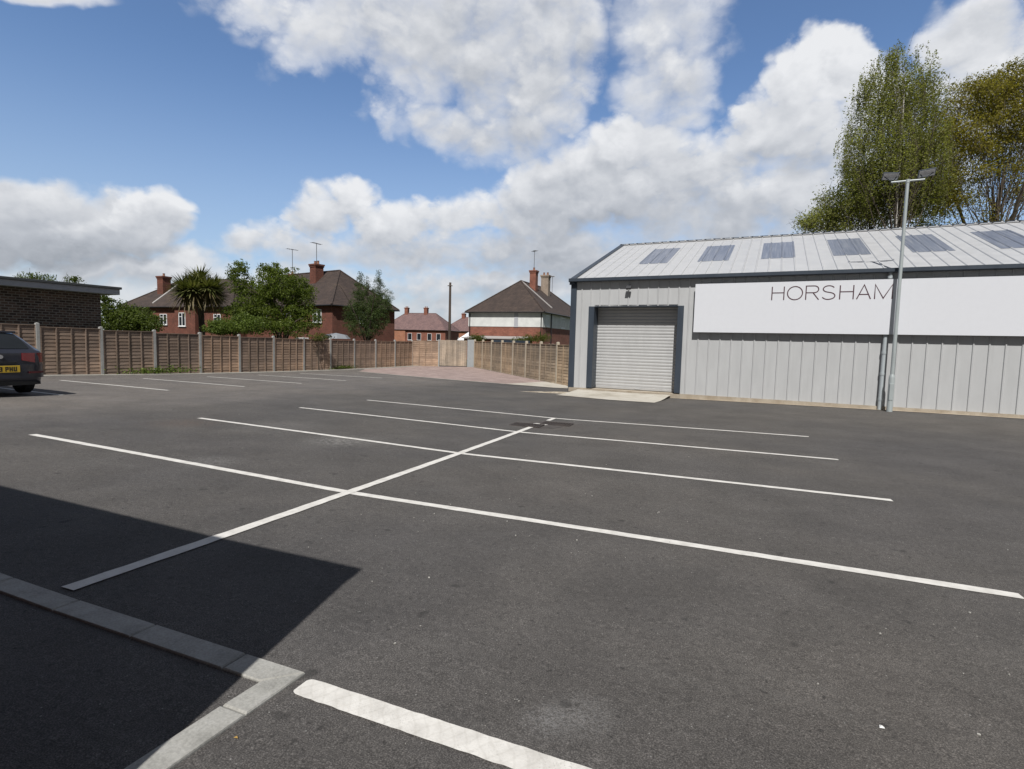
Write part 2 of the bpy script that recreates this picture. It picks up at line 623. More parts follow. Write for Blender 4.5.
M = dict(
    asphalt=mat_asphalt(), paint=mat_paint(), thickpaint=mat_thick_paint(), grass=mat_grass(),
    kerb=mat_rough('kerb_concrete', (.21, .207, .19), (.32, .314, .29), 7, .85, .18, .3, (.37, .365, .345)),
    edging=mat_rough('edging_concrete', (.20, .19, .165), (.37, .355, .32), 3, .9, .25, .3),
    slab=mat_rough('slab_concrete', (.30, .27, .22), (.44, .41, .355), 1.6, .88, .12, .2, (.50, .48, .43)),
    sand=mat_rough('spilt_sand', (.22, .18, .13), (.46, .41, .33), 4, .95, .3, .5),
    plinth=mat_rough('plinth_concrete', (.28, .23, .17), (.42, .37, .30), 2.5, .9, .2, .3),
    paving=mat_brick('block_paving', (.29, .215, .195), (.36, .275, .25), (.20, .165, .15), .2, .1, .25, True, .006),
    clad=mat_metal('wall_cladding', (.455, .462, .468), .42, .0, .06, True, .12),
    roofsheet=mat_metal('roof_sheet', (.445, .45, .46), .40, .0, .07, False, .10),
    trim=mat_metal('slate_trim', (.038, .050, .068), .45, .0, .12),
    shutter=mat_metal('shutter_slats', (.43, .432, .432), .42, .1, .05, True, .10),
    dark=mat_plain('dark_reveal', (.03, .032, .036), .7),
    sign=mat_plain('sign_face', (.66, .675, .715), .38, vary=.012),
    letter=mat_plain('sign_letter', (.070, .030, .040), .5),
    galv=mat_metal('galvanised_steel', (.40, .44, .445), .45, .2, .14, True),
    pipe=mat_metal('grey_downpipe', (.42, .46, .48), .4, .1, .1, True),
    lampglass=mat_plain('floodlight_lens', (.62, .63, .66), .3),
    skylight=mat_skylight(),
    fence=mat_wood('weathered_fence_wood', (.165, .122, .096), (.275, .205, .162), (.40, .31, .25)),
    fence_pale=mat_wood('pale_fence_wood', (.22, .17, .125), (.335, .268, .20), (.45, .375, .29)),
    fence_grey=mat_wood('grey_fence_wood', (.20, .175, .15), (.30, .262, .225), (.38, .34, .30)),
    post=mat_rough('concrete_post', (.27, .275, .265), (.38, .38, .365), 5, .9, .18, .3),
    post_pale=mat_rough('sandy_post', (.34, .29, .22), (.46, .41, .33), 5, .9, .15, .3),
    greypanel=mat_plain('grey_gatepost', (.30, .32, .33), .6),
    brick_dark=mat_brick('dark_brown_brick', (.060, .038, .030), (.19, .120, .088), (.27, .24, .21), .225, .10, .4, False, .016),
    brick_red=mat_brick('red_brick', (.20, .060, .038), (.29, .095, .058), (.20, .13, .10)),
    brick_deep=mat_brick('deep_red_brick', (.125, .036, .022), (.190, .058, .036), (.12, .075, .06)),
    brick_orange=mat_brick('orange_brick', (.32, .115, .06), (.40, .16, .085), (.28, .2, .15)),
    tile=mat_tiles('brown_roof_tile', (.050, .036, .031), (.078, .055, .046)),
    tile_mauve=mat_tiles('mauve_roof_tile', (.17, .105, .105), (.215, .14, .135)),
    render=mat_rough('white_render', (.56, .57, .56), (.70, .71, .69), 1.2, .85, .05, .1),
    white=mat_plain('white_frame', (.74, .75, .76), .4),
    glass=mat_plain('window_glass', (.016, .019, .023), .10, 0, .35),
    fascia=mat_plain('grey_fascia', (.40, .41, .44), .5),
    felt=mat_plain('roof_felt', (.05, .055, .058), .85),
    gutter=mat_plain('black_gutter', (.018, .018, .02), .4),
    buff=mat_brick('buff_brick', (.27, .20, .15), (.33, .26, .20), (.3, .27, .24)),
    pot=mat_plain('chimney_pot', (.26, .13, .085), .8),
    lead=mat_plain('lead_flashing', (.36, .34, .33), .7),
    metal=mat_plain('aerial_metal', (.22, .22, .23), .4, .6),
    bark=mat_rough('bark', (.045, .035, .026), (.10, .080, .060), 5, .95, .3, .6, None, 40, (1, 1, .3)),
    birchbark=mat_rough('birch_bark', (.10, .09, .08), (.40, .38, .35), 3, .9, .2, .3, (.55, .53, .50), 30, (1, 1, 2.2)),
    timber=mat_rough('pole_timber', (.055, .040, .032), (.10, .075, .060), 4, .9, .2, .3, None, 40, (1, 1, .1)),
    carpaint=mat_plain('dark_grey_car_paint', (.021, .024, .037), .30, .1, .4, .6),
    blackplastic=mat_plain('black_plastic', (.012, .012, .013), .5),
    rubber=mat_plain('tyre_rubber', (.014, .014, .014), .8),
    alloy=mat_plain('alloy_rim', (.30, .30, .31), .35, .8),
    redlens=mat_plain('red_lens', (.22, .008, .014), .15, 0, .6, .5),
    darkred=mat_plain('red_reflector', (.09, .008, .012), .3),
    plate=mat_plain('yellow_plate', (.55, .37, .03), .4),
    chrome=mat_plain('silver_badge', (.5, .5, .52), .2, .8),
    canvas=mat_plain('pale_canvas', (.22, .235, .26), .7),
    whitecanvas=mat_plain('white_canvas', (.74, .75, .78), .7),
    iron=mat_rough('cast_iron', (.018, .014, .012), (.050, .036, .030), 12, .7, .3, .5),
    tar=mat_rough('fresh_tar', (.045, .038, .034), (.085, .074, .066), 10, .8, .3, .4),
    stone=mat_rough('grit_stone', (.16, .155, .14), (.42, .41, .38), 30, .9, .2, .2),
    litter=mat_plain('white_litter', (.7, .7, .68), .7),
    dryleaf=mat_plain('dry_leaf', (.30, .19, .05), .8),
    leaf_bush=mat_leaf('bush_leaf', [(.062, .090, .014), (.108, .146, .024), (.168, .205, .042)], .5, .8),
    leaf_dark=mat_leaf('dark_leaf', [(.052, .076, .014), (.092, .124, .024), (.138, .172, .040)], .48, .8),
    leaf_hedge=mat_leaf('hedge_leaf', [(.062, .094, .016), (.105, .150, .024), (.150, .195, .040)], .4, .9),
    leaf_yellow=mat_leaf('yellow_green_leaf', [(.060, .070, .012), (.095, .105, .020), (.13, .14, .03)], .4, .8),
    leaf_birch=mat_leaf('birch_leaf', [(.170, .180, .048), (.240, .250, .074), (.320, .315, .118)], .6, .35),
    leaf_oak=mat_leaf('oak_leaf', [(.165, .148, .024), (.240, .205, .040), (.325, .275, .064)], .6, .35),
    leaf_feather=mat_leaf('feathery_leaf', [(.038, .060, .018), (.064, .094, .028), (.098, .132, .042)], .42, .7),
    leaf_palm=mat_leaf('palm_leaf', [(.055, .070, .018), (.108, .120, .034), (.20, .195, .080)], .25, 1.2),
    leaf_palmdry=mat_leaf('palm_dry_leaf', [(.10, .075, .035), (.17, .135, .06), (.22, .18, .09)], .2, 1.2),
)


# ------------------------------------------------------------------ mesh helpers
class MB:
    def __init__(self):
        self.v, self.f, self.mi = [], [], []

    def add(self, vs, fs, mi=0):
        o = len(self.v)
        self.v += [tuple(map(float, q)) for q in vs]
        self.f += [tuple(i + o for i in f) for f in fs]
        self.mi += [mi] * len(fs)
        return self

    def box(self, a, b, mi=0, M4=None):
        (x0, y0, z0), (x1, y1, z1) = a, b
        vs = [(x0, y0, z0), (x1, y0, z0), (x1, y1, z0), (x0, y1, z0), (x0, y0, z1), (x1, y0, z1), (x1, y1, z1), (x0, y1, z1)]
        if M4 is not None:
            vs = [M4 @ Vector(q) for q in vs]
        return self.add(vs, [(0, 3, 2, 1), (4, 5, 6, 7), (0, 1, 5, 4), (1, 2, 6, 5), (2, 3, 7, 6), (3, 0, 4, 7)], mi)

    def bbox(self, a, b, r=.01, mi=0, M4=None):
        "a box with chamfered vertical and horizontal edges"
        (x0, y0, z0), (x1, y1, z1) = a, b
        vs, idx = [], {}
        for sx in (0, 1):
            for sy in (0, 1):
                for sz in (0, 1):
                    X, Y, Z = (x0, x1)[sx], (y0, y1)[sy], (z0, z1)[sz]
                    dx, dy, dz = (r, -r)[sx], (r, -r)[sy], (r, -r)[sz]
                    idx[sx, sy, sz] = len(vs)
                    vs += [(X, Y + dy, Z + dz), (X + dx, Y, Z + dz), (X + dx, Y + dy, Z)]
        if M4 is not None:
            vs = [M4 @ Vector(q) for q in vs]
        fs = []
        for s in (0, 1):
            q = [idx[s, 0, 0], idx[s, 1, 0], idx[s, 1, 1], idx[s, 0, 1]]
            fs.append(tuple(q if s else q[::-1]))
            q = [idx[0, s, 0] + 1, idx[1, s, 0] + 1, idx[1, s, 1] + 1, idx[0, s, 1] + 1]
            fs.append(tuple(q[::-1] if s else q))
            q = [idx[0, 0, s] + 2, idx[1, 0, s] + 2, idx[1, 1, s] + 2, idx[0, 1, s] + 2]
            fs.append(tuple(q if s else q[::-1]))
        for s in (0, 1):
            for t in (0, 1):
                a_, b_ = idx[s, t, 0], idx[s, t, 1]
                fs.append((a_, b_, b_ + 1, a_ + 1))
                a_, b_ = idx[s, 0, t], idx[s, 1, t]
                fs.append((a_, b_, b_ + 2, a_ + 2))
                a_, b_ = idx[0, s, t] + 1, idx[1, s, t] + 1
                fs.append((a_, b_, b_ + 1, a_ + 1))
        for q in idx.values():
            fs.append((q, q + 1, q + 2))
        return self.add(vs, fs, mi)

    def tube(self, pts, rad, n=8, mi=0, cap=True):
        pts = [Vector(q) for q in pts]
        if isinstance(rad, (int, float)):
            rad = [rad] * len(pts)
        vs, fs = [], []
        up = Vector((0, 0, 1))
        for i, q in enumerate(pts):
            t = (pts[min(i + 1, len(pts) - 1)] - pts[max(i - 1, 0)]).normalized()
            a = t.cross(up)
            if a.length < .05:
                a = t.cross(Vector((1, 0, 0)))
            a.normalize()
            b = a.cross(t)
            for k in range(n):
                an = 2 * PI * k / n
                vs.append(q + (a * math.cos(an) + b * math.sin(an)) * rad[i])
        for i in range(len(pts) - 1):
            for k in range(n):
                k2 = (k + 1) % n
                fs.append((i * n + k, i * n + k2, (i + 1) * n + k2, (i + 1) * n + k))
        if cap:
            fs.append(tuple(range(n))[::-1])
            fs.append(tuple((len(pts) - 1) * n + k for k in range(n)))
        return self.add(vs, fs, mi)

    def sweep(self, prof, y0f, y1f, mi=0):
        "quads between two polylines of equal length"
        n = len(prof)
        a = [y0f(q) for q in prof]
        b = [y1f(q) for q in prof]
        return self.add(a + b, [(i, i + 1, n + i + 1, n + i) for i in range(n - 1)], mi)

    def build(self, name, mat=None, parent=None, smooth=False, loc=None, fix=True):
        me = bpy.data.meshes.new(name)
        me.from_pydata(self.v, [], self.f)
        mats = mat if isinstance(mat, (list, tuple)) else [mat]
        for m in mats:
            if m is not None:
                me.materials.append(M[m] if isinstance(m, str) else m)
        if len(mats) > 1:
            me.polygons.foreach_set('material_index', self.mi)
        if fix:
            import bmesh
            bm = bmesh.new()
            bm.from_mesh(me)
            bmesh.ops.recalc_face_normals(bm, faces=bm.faces)
            bm.to_mesh(me)
            bm.free()
        if smooth:
            me.polygons.foreach_set('use_smooth', [True] * len(me.polygons))
            try:
                me.set_sharp_from_angle(angle=R(40))
            except Exception:
                pass
        me.update()
        o = bpy.data.objects.new(name, me)
        COL.objects.link(o)
        if parent is not None:
            o.parent = parent
        if loc is not None:
            o.location = loc
        return o


def tag(o, label=None, cat=None, group=None, kind=None):
    for k, v in (('label', label), ('category', cat), ('group', group), ('kind', kind)):
        if v:
            o[k] = v
    return o


def thing(name, loc, rz=0.0, label=None, cat=None, group=None):
    o = bpy.data.objects.new(name, None)
    COL.objects.link(o)
    o.location = tuple(map(float, loc))
    o.rotation_euler = (0, 0, rz)
    o.empty_display_size = .2
    return tag(o, label, cat, group)


def copy_tree(o, parent=None):
    c = o.copy()
    COL.objects.link(c)
    if parent is not None:
        c.parent = parent
    for ch in [q for q in o.children]:
        copy_tree(ch, c)
    return c


# ------------------------------------------------------------------ the lie of the land
GA, GB, GC, GD, GE, GG = -0.0115, -0.0344, 0.0149, -0.0005, 0.0010, 0.0007


def gz(x, y):
    u = np.clip(np.asarray(x, float), -26, 20)
    v = np.clip(np.asarray(y, float), -9, 31)
    return GA * u + GB * v + GC * (np.sqrt(u * u + .04) - .2) + GD * u * u + GE * v * v + GG * u * v


def g3(x, y, dz=0.0):
    return (float(x), float(y), float(gz(x, y)) + dz)


def clip_poly(poly, a, b):
    "keep the part of poly on the left of the edge a-b"
    out = []
    n = len(poly)

    def side(p):
        return (b[0] - a[0]) * (p[1] - a[1]) - (b[1] - a[1]) * (p[0] - a[0])
    for i in range(n):
        p, q = poly[i], poly[(i + 1) % n]
        sp, sq = side(p), side(q)
        if sp >= 0:
            out.append(p)
        if sp * sq < 0:
            t = sp / (sp - sq)
            out.append((p[0] + t * (q[0] - p[0]), p[1] + t * (q[1] - p[1])))
    return out


def patch(mb, poly, dz, step=.5, h=None):
    "a sheet over a convex anticlockwise outline, following the ground"
    ar = sum(poly[i][0] * poly[(i + 1) % len(poly)][1] - poly[(i + 1) % len(poly)][0] * poly[i][1] for i in range(len(poly)))
    if ar < 0:
        poly = poly[::-1]
    xs = [q[0] for q in poly]
    ys = [q[1] for q in poly]
    gx = np.arange(math.floor(min(xs) / step) * step, max(xs) + step, step)
    gy = np.arange(math.floor(min(ys) / step) * step, max(ys) + step, step)
    for i in range(len(gx) - 1):
        for j in range(len(gy) - 1):
            c = [(gx[i], gy[j]), (gx[i + 1], gy[j]), (gx[i + 1], gy[j + 1]), (gx[i], gy[j + 1])]
            for k in range(len(poly)):
                c = clip_poly(c, poly[k], poly[(k + 1) % len(poly)])
                if len(c) < 3:
                    break
            if len(c) >= 3:
                mb.add([g3(q[0], q[1], dz if h is None else h(q)) for q in c], [tuple(range(len(c)))])
    return mb


def line_mb(mb, p, q, w, dz, round_end=False, wob=.004):
    p, q = np.array(p, float), np.array(q, float)
    L = np.linalg.norm(q - p)
    d = (q - p) / L
    n = np.array([-d[1], d[0]])
    m = max(2, int(L / (.035 if round_end else .12)))
    vs = []
    ts = np.linspace(0, L, m + 1)
    if round_end:
        ee = np.array([.0, .004, .012, .024, .04, .06])
        ts = np.unique(np.concatenate([ee, ts[(ts > .07) & (ts < L - .07)], L - ee]))
        m = len(ts) - 1
    for t in ts:
        ww = w * .5
        if round_end:
            e = min(t, L - t)
            if e < .05:
                ww *= .62 + .38 * math.sqrt(max(0.0, 1 - (1 - e / .05) ** 2))
        a = ww + random.uniform(-wob, wob)
        b = ww + random.uniform(-wob, wob)
        for s in (-a, 0.0, b):
            z = p + d * t + n * s
            vs.append(g3(z[0], z[1], dz))
    fs = []
    for i in range(m):
        for s in (0, 1):
            fs.append((i * 3 + s, i * 3 + s + 1, i * 3 + s + 4, i * 3 + s + 3))
    return mb.add(vs, fs)


# wide ground (gardens, field) out to the horizon, then the tarmac of the car park on top
def grid_sheet(name, xs, ys, dz, mat, keep=None):
    xs, ys = np.array(xs), np.array(ys)
    X, Y = np.meshgrid(xs, ys, indexing='ij')
    Z = gz(X, Y) + dz
    v = np.stack([X.ravel(), Y.ravel(), Z.ravel()], -1)
    ny = len(ys)
    fs = []
    for i in range(len(xs) - 1):
        for j in range(ny - 1):
            if keep is None or keep((xs[i] + xs[i + 1]) / 2, (ys[j] + ys[j + 1]) / 2):
                a = i * ny + j
                fs.append((a, a + ny, a + ny + 1, a + 1))
    mb = MB()
    mb.v, mb.f, mb.mi = [tuple(q) for q in v], fs, [0] * len(fs)
    o = mb.build(name, mat, smooth=True, fix=False)
    return tag(o, kind='structure')


far = [60, 90, 150, 300, 700, 1500]
grid_sheet('ground', [-q for q in far[::-1]] + list(np.arange(-40, 41, 1.0)) + far,
           [-q for q in far[::-1]] + list(np.arange(-40, 56, 1.0)) + [70, 100, 160, 300, 700, 1500], -.03, 'grass')

FX0, FY0, FAN, FPT = -18.581, 6.6657, 1.48818, 1.9217
FD = np.array([math.cos(FAN), math.sin(FAN)])


def fpost(j):
    return np.array([FX0, FY0]) + FD * FPT * j


P_TURN = fpost(11)                      # where the left fence turns
P_B1 = np.array([-15.02, 28.30])
P_B2 = np.array([-12.55, 28.95])        # corner at the grey gatepost
P_R1 = np.array([-2.25, 17.55])         # end of the pale fence beside the warehouse


def in_park(x, y):
    lx = FX0 + (y - FY0) / math.tan(FAN)
    if x < lx - .25:
        return False
    if y > 16.2:
        a, b = P_B2, P_R1
        if (b[0] - a[0]) * (y - a[1]) - (b[1] - a[1]) * (x - a[0]) > .35 * np.linalg.norm(b - a):
            return False
        if y > 29.2 or x > -2.0:
            return False
    return True


grid_sheet('car_park', np.arange(-20, 40.01, .25), np.arange(-22, 29.6, .25), 0.0, 'asphalt', in_park)

# painted bays: the middle double row, the row along the left fence, the thick line by the kerb
LR, LL, BW, SH = 5.348, 5.409, 2.570, -.0591
mb = MB()
for j in range(4):
    line_mb(mb, (-LL + SH * j, BW * j), (LR + SH * j, BW * j), .10, .004)
c0, c1 = np.array([.06, -BW + .066 - .02]), np.array([SH * 3, BW * 3])
line_mb(mb, c0, (SH * 2.30, BW * 2.30), .105, .0075)
line_mb(mb, (SH * 2.78, BW * 2.78), c1, .10, .0075)
tag(mb.build('bay_markings', 'paint', fix=False), kind='structure')
mb = MB()
for j in range(-3, 5):
    line_mb(mb, (-15.666 + SH * j, 5.7585 + BW * j), (-10.795 + SH * j, 5.7585 + BW * j), .10, .004)
tag(mb.build('fence_bay_markings', 'paint', fix=False), kind='structure')
mb = MB()
line_mb(mb, (1.885, -2.655), (8.6, -2.64), .112, .004, True, .0022)
tag(mb.build('thick_line_marking', 'thickpaint', fix=False), kind='structure')

# flush concrete kerb round the corner of the path
mb = MB()


def kerb_stone(mb, a, b, w0, w1):
    "a, b outer edge ends; w0, w1 inner edge ends"
    top, r, bot = .012, .006, -.08
    q = [np.array(s, float) for s in (a, b, w1, w0)]
    c = sum(q) / 4
    ins = [s + (c - s) / np.linalg.norm(c - s) * r * 1.4 for s in q]
    vs = [g3(s[0], s[1], bot) for s in q] + [g3(s[0], s[1], top - r) for s in q] + [g3(s[0], s[1], top) for s in ins]
    fs = [(8, 9, 10, 11)]
    for i in range(4):
        k = (i + 1) % 4
        fs += [(i, k, 4 + k, 4 + i), (4 + i, 4 + k, 8 + k, 8 + i)]
    mb.add(vs, fs)


KY, KX, KW = -2.585, 1.845, .125
x = KX
first = True
gap = .005
kerb_stone(mb, (1.50, KY), (KX, KY), (1.50, KY - KW), (KX - KW, KY - KW))
kerb_stone(mb, (KX, KY - gap * .2), (KX - .008, -2.885), (KX - KW, KY - KW - gap * .2), (KX - KW - .006, -2.885))
x = 1.50 - gap
while x > -14:
    kerb_stone(mb, (x - .605, KY), (x, KY), (x - .605, KY - KW), (x, KY - KW))
    x -= .605 + gap
y = -2.885 - gap
kx = KX - .008
while y > -3.9:
    kerb_stone(mb, (kx, y), (kx - .012, y - .6), (kx - KW, y), (kx - KW - .012, y - .6))
    y -= .6 + gap
    kx -= .012
tag(mb.build('kerb', 'kerb'), kind='structure')

# concrete edging at the foot of the left fence
mb = MB()
a = fpost(-4) + np.array([.10, 0])
for i in range(16):
    p = fpost(-4 + i) + np.array([.08, 0])
    q = fpost(-3 + i) + np.array([.08, 0])
    for k in range(2):
        s = p + (q - p) * k / 2
        e = p + (q - p) * ((k + 1) / 2 - .004)
        pts = [s, s + np.array([.62, 0]), e + np.array([.62, 0]), e]
        vs = [g3(z[0], z[1], -.02) for z in pts] + [g3(z[0], z[1], .022) for z in pts]
        mb.add(vs, [(4, 5, 6, 7), (0, 1, 5, 4), (1, 2, 6, 5), (2, 3, 7, 6), (3, 0, 4, 7)])
tag(mb.build('fence_edging', 'edging'), kind='structure')

# pinkish block paving in the far corner, with its pale edging strip
pave = [(-16.9, 22.6), (-15.2, 19.75), (-11.62, 18.45), (-8.06, 17.55), (-5.30, 17.15), (-4.35, 19.75), tuple(P_B2 + np.array([-.1, -.2])), (-16.9, 27.5)]
mb = MB()
patch(mb, pave, .008, .5)
tag(mb.build('block_paving', 'paving', fix=False), kind='structure')
mb = MB()
for p, q in zip(pave[1:4], pave[2:5]):
    line_mb(mb, np.array(p) + [0, -.09], np.array(q) + [0, -.09], .20, .012, False, .004)
tag(mb.build('paving_edging', 'edging', fix=False), kind='structure')
mb = MB()
patch(mb, [(-5.30, 17.0), (-3.0, 16.75), (-2.2, 16.9), (-2.9, 18.3), (-4.35, 19.75)], .014, .5)
tag(mb.build('concrete_apron', 'slab', fix=False), kind='structure')
mb = MB()
for (cx, cy, rx, ry, ph) in ((-2.35, 14.55, 1.05, .16, .25), (-1.95, 14.95, .6, .16, .1), (-3.6, 19.1, .5, .22, -.6)):
    n = 22
    ring = []
    for k in range(n):
        an = 2 * PI * k / n
        rr = 1 + .22 * math.sin(3 * an + cx) + random.uniform(-.12, .12)
        X, Y = rx * rr * math.cos(an), ry * rr * math.sin(an)
        ring.append((cx + X * math.cos(ph) - Y * math.sin(ph), cy + X * math.sin(ph) + Y * math.cos(ph)))
    vs = [g3(cx, cy, .035)] + [g3(p[0] * .5 + cx * .5, p[1] * .5 + cy * .5, .028 + random.uniform(-.006, .006)) for p in ring] + [g3(p[0], p[1], -.002) for p in ring]
    fs = []
    for k in range(n):
        k2 = (k + 1) % n
        fs += [(0, 1 + k, 1 + k2), (1 + k, 1 + n + k, 1 + n + k2, 1 + k2)]
    mb.add(vs, fs)
tag(mb.build('spilt_sand', 'sand', smooth=True), kind='stuff')

# ------------------------------------------------------------------ warehouse
WANG = -.0752
WO = np.array([5.91, 15.15])
WD = np.array([math.cos(WANG), math.sin(WANG)])
WN = np.array([-WD[1], WD[0]])


def wpt(s, n):
    return WO + WD * s + WN * n


BL, BR, DEP = -8.0, 17.5, 14.4
EZ, RZ = 4.06, 6.60
PT = -.10                         # foot of the cladding
wh = thing('warehouse', (WO[0], WO[1], 0), WANG,
           'light grey corrugated metal warehouse with a shallow pitched roof, rooflights and roller door', 'warehouse')


def rib_profile(s0, s1, pitch, top, wide=.05, ph=0.0):
    pts = []
    k = math.floor((s0 - ph) / pitch) - 1
    while ph + k * pitch < s1 + pitch:
        b = ph + k * pitch
        pts += [(b, 0), (b + pitch - wide, 0), (b + pitch - wide * .72, top), (b + pitch - wide * .28, top), (b + pitch - .0005, 0)]
        k += 1
    pts = sorted(set(pts))

    def val(s):
        for (a, ha), (b, hb) in zip(pts, pts[1:]):
            if a <= s <= b:
                return ha + (hb - ha) * (s - a) / max(b - a, 1e-9)
        return 0
    return [(s0, val(s0))] + [q for q in pts if s0 < q[0] < s1] + [(s1, val(s1))]


DL, DR, DT = -7.07, -4.0, 3.03     # door opening
mb = MB()


def clad(mb, s0, s1, z0, z1, ph=0.0):
    pr = rib_profile(s0, s1, .36, .028, .055, ph)
    zs = [z0, z1]
    vs, fs = [], []
    for z in zs:
        vs += [(s, -h, z) for s, h in pr]
    n = len(pr)
    for i in range(n - 1):
        fs.append((i, i + 1, n + i + 1, n + i))
    mb.add(vs, fs)


clad(mb, BL, DL - .2, PT, EZ - .02)
clad(mb, DL - .2, DR + .2, DT + .003, EZ - .02)
clad(mb, DR + .2, BR, PT, EZ - .02)
# back, gables
clad_b = MB()
slope = (RZ - EZ) / (DEP / 2)
mb.add([(BL, 0, -.3), (BL, DEP, -.3), (BL, DEP, EZ), (BL, DEP / 2, RZ - .05), (BL, 0, EZ)], [(0, 1, 2, 3, 4)])
mb.add([(BR, 0, -.3), (BR, DEP, -.3), (BR, DEP, EZ), (BR, DEP / 2, RZ - .05), (BR, 0, EZ)], [(0, 1, 2, 3, 4)])
mb.add([(BL, DEP, -.3), (BR, DEP, -.3), (BR, DEP, EZ), (BL, DEP, EZ)], [(0, 1, 2, 3)])
mb.build('wall_cladding', 'clad', wh, fix=False)

mb = MB()
for a, b in ((BL, DL - .2), (DR + .2, BR)):
    mb.box((a, -.05, -.75), (b, .10, PT - .002))
mb.box((DL - .2, -.02, -.75), (DR + .2, .65, PT - .012))
mb.build('plinth', 'plinth', wh)

# roof sheets with standing ribs
mb = MB()
pr = rib_profile(BL - .04, BR + .04, .40, .032, .06, .05)
n = len(pr)
e0 = -.14
vs = [(s, e0, EZ + .02 + e0 * slope + h) for s, h in pr] + [(s, DEP / 2, RZ + .02 + h) for s, h in pr]
mb.add(vs, [(i, i + 1, n + i + 1, n + i) for i in range(n - 1)])
vs = [(s, DEP - e0, EZ + .02 + e0 * slope + h) for s, h in pr] + [(s, DEP / 2, RZ + .02 + h) for s, h in pr]
mb.add(vs, [(n + i, n + i + 1, i + 1, i) for i in range(n - 1)])
mb.build('roof', 'roofsheet', wh, fix=False)
mb = MB()
k = .05 + .40 * math.ceil((BL - .05) / .40)
while k < BR:
    s = k - .03
    mb.box((s - .024, e0 - .02, EZ + .012 + e0 * slope), (s + .024, e0 + .04, EZ + .085 + e0 * slope))
    s_r = DEP / 2 - .20
    mb.box((s - .024, s_r, RZ - .02), (s + .024, s_r + .06, RZ + .052))
    k += .40
mb.box((BL - .03, e0 - .004, EZ - .035 + e0 * slope), (BR + .03, e0 + .03, EZ + .0155 + e0 * slope))
mb.build('eaves_filler', 'dark', wh)
# rooflights: tinted sheets laid over the roof, same ribs
for s0 in (-6.0, -3.72, -1.47, .83, 3.12, 5.38, 7.66, 9.92, 12.2, 14.48):
    mb = MB()
    pr = rib_profile(s0, s0 + 1.13, .40, .032, .06, .05)
    n = len(pr)
    y0, y1 = 2.32, 5.55
    vs = [(s, y0, EZ + .027 + y0 * slope + h) for s, h in pr] + [(s, y1, EZ + .027 + y1 * slope + h) for s, h in pr]
    mb.add(vs, [(i, i + 1, n + i + 1, n + i) for i in range(n - 1)])
    mb.build('rooflight', 'skylight', wh, fix=False)
mb = MB()
y0, y1 = DEP / 2 - .17, DEP / 2 + .17
mb.add([(BL - .08, y0, RZ + .02), (BR + .08, y0, RZ + .02), (BR + .08, DEP / 2, RZ + .085), (BL - .08, DEP / 2, RZ + .085),
        (BL - .08, y1, RZ + .02), (BR + .08, y1, RZ + .02)], [(0, 1, 2, 3), (3, 2, 5, 4)])
mb.build('ridge_cap', 'trim', wh)
mb = MB()
k = BL + .3
while k < BR:
    mb.box((k - .03, y0 - .012, RZ + .012), (k + .03, y0 + .05, RZ + .06))
    k += .40
mb.box((BL, y0 - .004, RZ - .01), (BR, y0 + .03, RZ + .019))
mb.build('ridge_closure', 'roofsheet', wh)
for sx, d in ((BL, -1), (BR, 1)):
    mb = MB()
    for (ya, yb) in ((e0, DEP / 2), (DEP - e0, DEP / 2)):
        za = EZ + e0 * slope
        a = sorted((sx + d * .06, sx - d * .14))
        vs = []
        for X in a:
            vs += [(X, ya, za - .16), (X, yb, RZ - .16), (X, yb, RZ + .075), (X, ya, za + .075)]
        mb.add(vs, [(0, 1, 2, 3), (4, 5, 6, 7), (0, 1, 5, 4), (1, 2, 6, 5), (2, 3, 7, 6), (3, 0, 4, 7)])
    mb.build('verge_trim', 'trim', wh)
mb = MB()
gp = [(-.235, 4.085), (-.235, 3.975), (-.215, 3.955), (-.06, 3.955), (-.04, 3.985), (-.04, 4.045), (-.055, 4.045), (-.055, 3.995), (-.22, 3.995), (-.22, 4.085)]
n = len(gp)
vs = [(BL - .07, a, b) for a, b in gp] + [(BR + .07, a, b) for a, b in gp]
mb.add(vs, [(i, (i + 1) % n, n + (i + 1) % n, n + i) for i in range(n)] + [tuple(range(n)), tuple(range(n, 2 * n))])
mb.build('gutter', 'trim', wh)
for a, b in ((BL - .03, BL + .20), (BR - .20, BR + .03)):
    mb = MB()
    mb.bbox((a, -.045, PT - .12), (b, .17, EZ - .06), .008)
    mb.build('corner_trim', 'trim', wh)

# roller door: frame, shutter, bottom rail
for a, b in ((DL - .22, DL), (DR, DR + .205)):
    mb = MB()
    mb.bbox((a, -.05, PT + .02), (b, .58, DT), .006)
    mb.build('door_jamb', 'trim', wh)
mb = MB()
mb.box((DL, .0, DT - .02), (DR, .60, DT + .05))
mb.build('door_head', 'trim', wh)
sh = MB()
pts = []
z = PT + .10
slat = .118
while z < DT + .1:
    SLW = random.uniform(-.003, .003)
    for t in range(6):
        a = t / 5
        pts.append((.50 + SLW - .010 * math.sin(PI * a) ** .8, z + a * (slat - .010)))
    pts.append((.503 + SLW, z + slat - .005))
    z += slat
vs = [(DL - .001, a, b) for a, b in pts] + [(DR + .001, a, b) for a, b in pts]
n = len(pts)
sh.add(vs, [(i, i + 1, n + i + 1, n + i) for i in range(n - 1)])
so = sh.build('roller_shutter', 'shutter', wh, fix=False)
mb = MB()
mb.bbox((DL + .01, .47, PT + .005), (DR - .01, .525, PT + .10), .006)
mb.bbox((DL + 1.55, .445, PT + .02), (DL + 1.75, .475, PT + .06), .006)
mb.build('bottom_rail', 'shutter', so)
